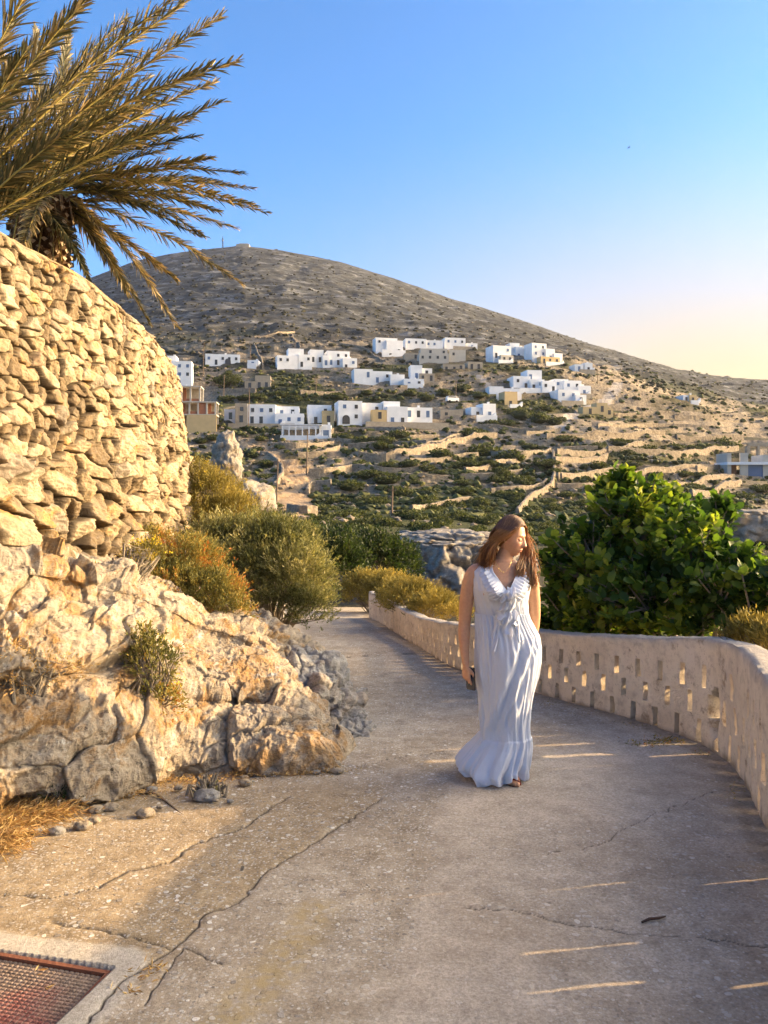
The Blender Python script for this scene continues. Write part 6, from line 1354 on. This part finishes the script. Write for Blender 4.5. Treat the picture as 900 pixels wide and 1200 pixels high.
# metal cover
def cover_plate():
    ang = math.atan2(GRATE_E1[1], GRATE_E1[0]); root = tag(empty('drain_cover', (GRATE_O[0], GRATE_O[1], GRATE_O[2]-.012), ang), 'rusty ribbed metal drain cover with worn red paint, bottom left', 'drain cover')
    # local x runs along E1, local y points away from E2
    w, h = .60, .48; fr = MB()
    for c, s in (((w/2, -.008, 0), (w/2+.01, .009, .010)), ((w/2, -h+.008, 0), (w/2+.01, .009, .010)), ((.0, -h/2, 0), (.009, h/2-.018, .010)), ((w, -h/2, 0), (.009, h/2-.018, .010))): fr.box((c[0], -c[1] if False else c[1], c[2]), s)
    sg = 1 if (-math.sin(ang)*GRATE_E2[0]+math.cos(ang)*GRATE_E2[1]) < 0 else -1
    V = [v*np.array([1, sg, 1]) for v in fr.V]; fr.V = V; fr.build('frame', M['rust'], root)
    nx, ny = 220, 170; X, Y = np.meshgrid(np.linspace(.012, w-.012, nx), np.linspace(.018, h-.018, ny), indexing='ij')
    gx = np.abs(((X/.0215) % 1)-.5)*2; gy = np.abs(((Y/.0165+np.floor(X/.0215)*0) % 1)-.5)*2
    Z = -.006*np.maximum(sstep(.70, .92, gx)*.8, sstep(.62, .85, gy))+fbm(np.stack([X.ravel()*6, Y.ravel()*6, X.ravel()*0], 1), 3, 3).reshape(X.shape)*.002
    q = np.hypot((X-.20)/.26, (Y-.40)/.28)+fbm(np.stack([X.ravel()*9, Y.ravel()*9, X.ravel()*0], 1), 4, 6).reshape(X.shape)*.45
    paint = sstep(1.15, .55, q)*(.25+.75*(Z > -.003))
    Vp = np.stack([X.ravel(), (-Y*sg if True else Y).ravel(), Z.ravel()], 1)
    link('plate', mesh_np('plate', Vp, grid_faces(nx, ny), M['cover'], True, {'paint': paint.ravel()}), root)
    litter('dry_litter', 'two dry leaves lying on the metal cover', [(45,1143,5,2),(50,1162,6,2)], 3, 'straw', 8, .03)
cover_plate()
# ------------------------------------------------------------------ palms on the bastion
def frond_mesh(b, tip, lift, L=.42, n=85, seed=0, dry=False, side_hint=(0, 1, 0), wid=.016, fold=.45, bare=.10):
    rg = np.random.default_rng(seed); b = np.array(b, dtype=float); tip = np.array(tip, dtype=float); ln = np.linalg.norm(tip-b)
    c = b+(tip-b)*.5+np.array([0, 0, lift*ln]); s = np.linspace(0, 1, 36); Rr = ((1-s)**2)[:, None]*b+(2*s*(1-s))[:, None]*c+(s*s)[:, None]*tip
    Rr = Rr+fbm(np.stack([s*3, s*0+seed, s*0], 1), 2, seed)[:, None]*.03*ln*np.array([.3, .3, 1])*s[:, None]
    T = np.gradient(Rr, axis=0); T /= np.linalg.norm(T, axis=1)[:, None]
    m = MB(); m.tube(Rr, np.interp(s, [0, .15, 1], [.030, .016, .003]), 6, False, a=.5)
    k = np.linspace(bare, .995, n); k = np.repeat(k, 2)+rg.normal(size=2*n)*.003; k = np.clip(k, 0, 1); sd = np.tile([1., -1.], n)
    Cc = np.stack([np.interp(k, s, Rr[:, i]) for i in range(3)], 1); Tc = np.stack([np.interp(k, s, T[:, i]) for i in range(3)], 1)
    S0 = np.cross(Tc, np.array([0, 0, 1.0]))+np.array(side_hint)*.15; S0 /= np.linalg.norm(S0, axis=1)[:, None]; Nn = np.cross(S0, Tc)
    tw = rg.uniform(-.5, .5); ca, sa = math.cos(tw), math.sin(tw); S1 = S0*ca+Nn*sa; N1 = -S0*sa+Nn*ca
    ln_ = L*np.interp(k, [0, .12, .35, .7, 1], [.45, .8, 1.0, .75, .32])*rg.uniform(.75, 1.12, 2*n)
    spread = np.interp(k, [0, .5, 1], [.72, .52, .26])*rg.uniform(.8, 1.2, 2*n)
    d = Tc*.95+S1*(sd*spread)[:, None]+N1*(fold*rg.uniform(.2, 1.5, 2*n)*rg.choice([1, 1, 1, -.6], 2*n))[:, None]; d += rg.normal(size=d.shape)*.10; d /= np.linalg.norm(d, axis=1)[:, None]
    if dry: d[:, 2] -= .35; d /= np.linalg.norm(d, axis=1)[:, None]
    w = np.cross(d, N1+rg.normal(size=d.shape)*.4); w /= np.linalg.norm(w, axis=1)[:, None]; w *= wid*.5
    g = np.array([0, 0, -1.0]); l = ln_[:, None]
    p = [Cc-w*.5, Cc+w*.5, Cc+d*l*.4+w+g*l*.01, Cc+d*l*.4-w+g*l*.01, Cc+d*l*.75+w*.7+g*l*.06, Cc+d*l*.75-w*.7+g*l*.06, Cc+d*l+g*l*.15]
    V = np.stack(p, 1).reshape(-1, 3); bb = np.arange(2*n)[:, None]*7
    Q = np.concatenate([bb+np.array([[0, 1, 2, 3]]), bb+np.array([[3, 2, 4, 5]])]); Tt = bb+np.array([[5, 4, 6]])
    tone = np.clip(rg.normal(rg.uniform(.35, .70), .24, 2*n), 0, 1)
    return Rr, m, V, Q, Tt, np.repeat(tone, 7)
def add_frond(root, base, b, tip, lift, seed, **kw):
    Rr, m, V, Q, T, q = frond_mesh(b, tip, lift, seed=seed, **kw)
    o = link('frond', mesh_np('frond', V-base, [Q, T], M['palm_dry' if kw.get('dry') else 'palm'], False, {'rnd': q}), root)
    for i, v in enumerate(m.V): m.V[i] = v-base
    m.build('rachis', M['rachis'], o, True)
def trunk(root, base, p0, p1, r0, r1, seed):
    rg = np.random.default_rng(seed); m = MB(); p0 = np.array(p0); p1 = np.array(p1); ax = p1-p0; H_ = np.linalg.norm(ax)
    m.tube([p0-base, (p0+p1)/2-base, p1-base], [r0*.86, (r0+r1)/2*.88, r1*.86], 20, True, a=.1)
    n = int(H_/.045*9); 
    for i in range(n):
        f = i/n; a = i*2.39996; r = r0+(r1-r0)*f; c = p0+ax*f-base; o = np.array([math.cos(a), math.sin(a), 0]); s = np.array([-math.sin(a), math.cos(a), 0]); u = np.array([0, 0, 1.0])
        w = .052*rg.uniform(.85, 1.15); h = .034; e = .055*rg.uniform(.7, 1.5); c = c+o*r*.84
        V = [c-s*w-u*h*.2, c-u*h*1.3, c+s*w-u*h*.2, c+u*h, c+o*e-s*w*.72+u*.012, c+o*(e)-u*h*.75, c+o*e+s*w*.72+u*.012, c+o*e*.9+u*h*.95]
        m.add(V, [[0, 1, 5, 4], [1, 2, 6, 5], [2, 3, 7, 6], [3, 0, 4, 7]], a=rg.uniform(.05, .45)); m.add([V[4], V[5], V[6], V[7]], [[0, 1, 2, 3]], a=rg.uniform(.5, 1.0))
    m.build('trunk', M['boots'], root, False, 'rnd')
def far_palm():
    d = 9.6; base = np.array(P(52, 330, d)); base[2] = 3.1; root = tag(empty('palm_tree', tuple(base)), 'palm with a patterned bulging trunk and drooping fronds, standing above the bastion rim', 'palm tree')
    c0 = np.array(P(50, 232, d)); trunk(root, base, (c0[0]-.02, c0[1], 3.1), tuple(c0+[0, 0, -.02]), .30, .42, 3)
    tips = [(230,162,.05,-.3),(285,203,.06,0),(298,222,.07,.3),(312,251,.08,-.2),(278,268,.08,.4),(241,276,.07,-.5),(236,275,.06,.6),(283,334,.12,-.3),(205,332,.10,.4),(207,384,.16,-.4),(174,380,.16,.3),(104,326,.12,-.6),(258,247,.06,.9),(246,190,.05,-.8),(262,212,.05,.7),
            (300,238,.07,-.9),(150,345,.15,.8),(205,150,.06,-1.0),(228,134,.08,1.0),(180,118,.10,.6),(150,90,.12,-.9),(120,70,.12,.5),(80,40,.12,1.2),(40,30,.1,1.4),(-20,30,.1,.8),(-90,60,.12,-.5),(-150,120,.12,.4),(-190,200,.12,-.6),(-190,260,.12,.5),(-150,320,.15,-.4),(-60,300,.15,-1.4),(20,320,.1,-1.6),(130,300,.12,1.4)]
    for i, (a, b, lf, dy) in enumerate(tips):
        st = c0+np.array([random.uniform(-.12, .14), random.uniform(-.15, .15), random.uniform(-.05, .22)])
        low = b > 200
        add_frond(root, base, st, np.array(P(a, b, d+dy)), lf+.04, 100+i, L=.27 if low else .34, n=170, wid=.018, fold=.35, bare=.16)
    rg = random.Random(3)
    for i in range(10):   # dead skirt
        a = rg.uniform(-.9, .5); st = c0+np.array([rg.uniform(-.2, .25), -.2, -.1]); add_frond(root, base, st, st+np.array([a*.5+.12, rg.uniform(-.5, .1), -rg.uniform(.5, .95)]), .16, 200+i, L=.16, n=30, wid=.014, dry=True)
    m = MB()
    for i in range(70):
        a = rg.uniform(0, 6.28); p = c0+np.array([.34*math.cos(a), .34*math.sin(a), rg.uniform(-.2, .1)]); m.tube([p-base, p-base+np.array([.12*math.cos(a), .12*math.sin(a), rg.uniform(-.05, .1)]), p-base+np.array([.2*math.cos(a), .2*math.sin(a), -rg.uniform(.1, .4)])], [.012, .01, .004], 4, False, a=rg.random())
    m.build('dry_stalk', M['palm_dry'], root, False, 'rnd')
far_palm()
def near_palm():
    d = 7.2; base = np.array(P(-125, 350, d)); base[2] = 3.1; root = tag(empty('palm_tree', tuple(base)), 'nearer palm whose long bristling fronds sweep up from the left edge', 'palm tree')
    c0 = np.array(P(-120, 335, d)); trunk(root, base, (c0[0], c0[1], 3.1), tuple(c0+[0, 0, .1]), .32, .36, 5)
    tips = [(112,-12,.10,-.6,.50),(60,-60,.08,-.9,.5),(203,2,.10,-.3,.46),(232,-4,.10,.1,.44),(256,28,.10,-.4,.42),(279,70,.11,.0,.44),(249,76,.10,.5,.38),(259,126,.10,-.5,.36),(250,100,.10,.6,.36),(222,148,.10,.3,.36),(20,-90,.06,.2,.5),(-60,-110,.05,.4,.5),
            (150,20,.10,.8,.44),(205,44,.11,.9,.42),(90,20,.08,1.0,.44),(175,90,.12,.7,.4),(-20,-40,.06,-.6,.5),(-160,-60,.05,.3,.5),(-260,-20,.06,-.4,.5),(-340,60,.08,.4,.5),(-400,160,.1,-.4,.5),(-420,260,.12,.4,.5),(120,60,.1,1.3,.42),(150,130,.1,-.2,.36),(200,175,.1,.2,.34),(90,150,.1,-.7,.36),(30,60,.08,-.9,.46)]
    for i, (a, b, lf, dy, L) in enumerate(tips):
        st = c0+np.array([random.uniform(-.1, .15), random.uniform(-.12, .12), random.uniform(0, .2)]); add_frond(root, base, st, np.array(P(a, b, d+dy)), lf, 300+i, L=L*.92, n=190, wid=.0155, fold=.42, bare=.06)
near_palm()
# ------------------------------------------------------------------ light, sky, camera
def lights():
    w = bpy.data.worlds.new('World'); SC.world = w; w.use_nodes = True; nt = w.node_tree; nt.nodes.clear()
    sky = nt.nodes.new('ShaderNodeTexSky'); sky.sky_type = 'NISHITA'; sky.sun_disc = False
    sky.sun_elevation = R(SUN_EL); sky.sun_rotation = R(SUN_AZ); sky.altitude = 200; sky.air_density = 1.0; sky.dust_density = 1.0; sky.ozone_density = 6.0
    bg = nt.nodes.new('ShaderNodeBackground'); bg.inputs[1].default_value = SKY_STR; out = nt.nodes.new('ShaderNodeOutputWorld')
    # evening haze that warms the low sky on the side of the sun
    tc = nt.nodes.new('ShaderNodeTexCoord'); sp = nt.nodes.new('ShaderNodeSeparateXYZ'); nt.links.new(tc.outputs['Generated'], sp.inputs[0])
    def mr(sock, a, b, c, d):
        n = nt.nodes.new('ShaderNodeMapRange'); n.interpolation_type = 'SMOOTHSTEP'; nt.links.new(sock, n.inputs[0])
        for i, v in enumerate((a, b, c, d)): n.inputs[i+1].default_value = v
        return n.outputs[0]
    low = mr(sp.outputs['Z'], .09, .44, 1, 0); az = mr(sp.outputs['X'], -.30, .40, .12, 1.0)
    mu = nt.nodes.new('ShaderNodeMath'); mu.operation = 'MULTIPLY'; nt.links.new(low, mu.inputs[0]); nt.links.new(az, mu.inputs[1])
    mx = nt.nodes.new('ShaderNodeMix'); mx.data_type = 'RGBA'; nt.links.new(mu.outputs[0], mx.inputs[0]); tn = nt.nodes.new('ShaderNodeVectorMath'); tn.operation = 'MULTIPLY'; tn.inputs[1].default_value = (.75, 1.03, 1.10); nt.links.new(sky.outputs[0], tn.inputs[0]); nt.links.new(tn.outputs[0], mx.inputs[6]); mx.inputs[7].default_value = (2.22, 1.66, .98, 1)
    # broad warm fill glow added around the unseen low sun to lift the shade
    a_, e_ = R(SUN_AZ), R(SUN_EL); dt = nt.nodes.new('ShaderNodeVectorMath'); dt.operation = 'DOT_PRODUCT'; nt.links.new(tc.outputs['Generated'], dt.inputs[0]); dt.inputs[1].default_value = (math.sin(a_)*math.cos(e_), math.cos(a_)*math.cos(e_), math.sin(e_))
    g1 = mr(dt.outputs['Value'], .69, .97, 0, 1); sc = nt.nodes.new('ShaderNodeVectorMath'); sc.operation = 'SCALE'; sc.inputs[0].default_value = (FILL_GLOW, FILL_GLOW*.80, FILL_GLOW*.50); nt.links.new(g1, sc.inputs['Scale'])
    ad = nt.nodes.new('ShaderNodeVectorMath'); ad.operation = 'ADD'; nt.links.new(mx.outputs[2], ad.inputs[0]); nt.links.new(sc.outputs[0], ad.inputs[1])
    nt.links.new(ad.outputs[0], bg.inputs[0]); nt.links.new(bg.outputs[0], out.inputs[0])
    L = bpy.data.lights.new('sun', 'SUN'); L.energy = SUN_STR; L.angle = R(.6); L.color = SUN_COL
    o = bpy.data.objects.new('sun', L); COL.objects.link(o)
    a, e = R(SUN_AZ), R(SUN_EL); S = Vector((math.sin(a)*math.cos(e), math.cos(a)*math.cos(e), math.sin(e))); o.rotation_euler = S.to_track_quat('Z', 'Y').to_euler(); o.location = S*50
SUN_AZ, SUN_EL, SUN_STR, SKY_STR = 79.0, 14.0, 3.1, 0.092
FILL_GLOW = 35.0
HAZE = .00006
SUN_COL = (1.0, .70, .37)
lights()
def haze():
    m = bpy.data.materials.new('haze'); m.use_nodes = True; t = m.node_tree; t.nodes.clear(); o = t.nodes.new('ShaderNodeOutputMaterial'); v = t.nodes.new('ShaderNodeVolumePrincipled')
    v.inputs['Color'].default_value = (.93, .93, .95, 1); v.inputs['Density'].default_value = HAZE; v.inputs['Anisotropy'].default_value = .45; t.links.new(v.outputs[0], o.inputs['Volume'])
    b = MB(); b.box((0, 780, 200), (2300, 2300, 245)); h = b.build('haze', m); tag(h, 'thin evening haze over the valley', 'haze', kind='stuff')
haze()
cd = bpy.data.cameras.new('camera'); cam = bpy.data.objects.new('camera', cd); COL.objects.link(cam); SC.camera = cam
cam.location = (0, 0, CAMZ); cam.rotation_euler = (R(90), 0, 0); cd.sensor_fit = 'VERTICAL'; cd.sensor_height = 36; cd.sensor_width = 27; cd.lens = 27.0; cd.shift_y = -30/1200; cd.clip_start = .05; cd.clip_end = 20000
vs = SC.view_settings; vs.view_transform = 'Standard'; vs.look = 'None'; vs.gamma = 1; vs.exposure = 2.08; vs.use_white_balance = True; vs.white_balance_temperature = 6700
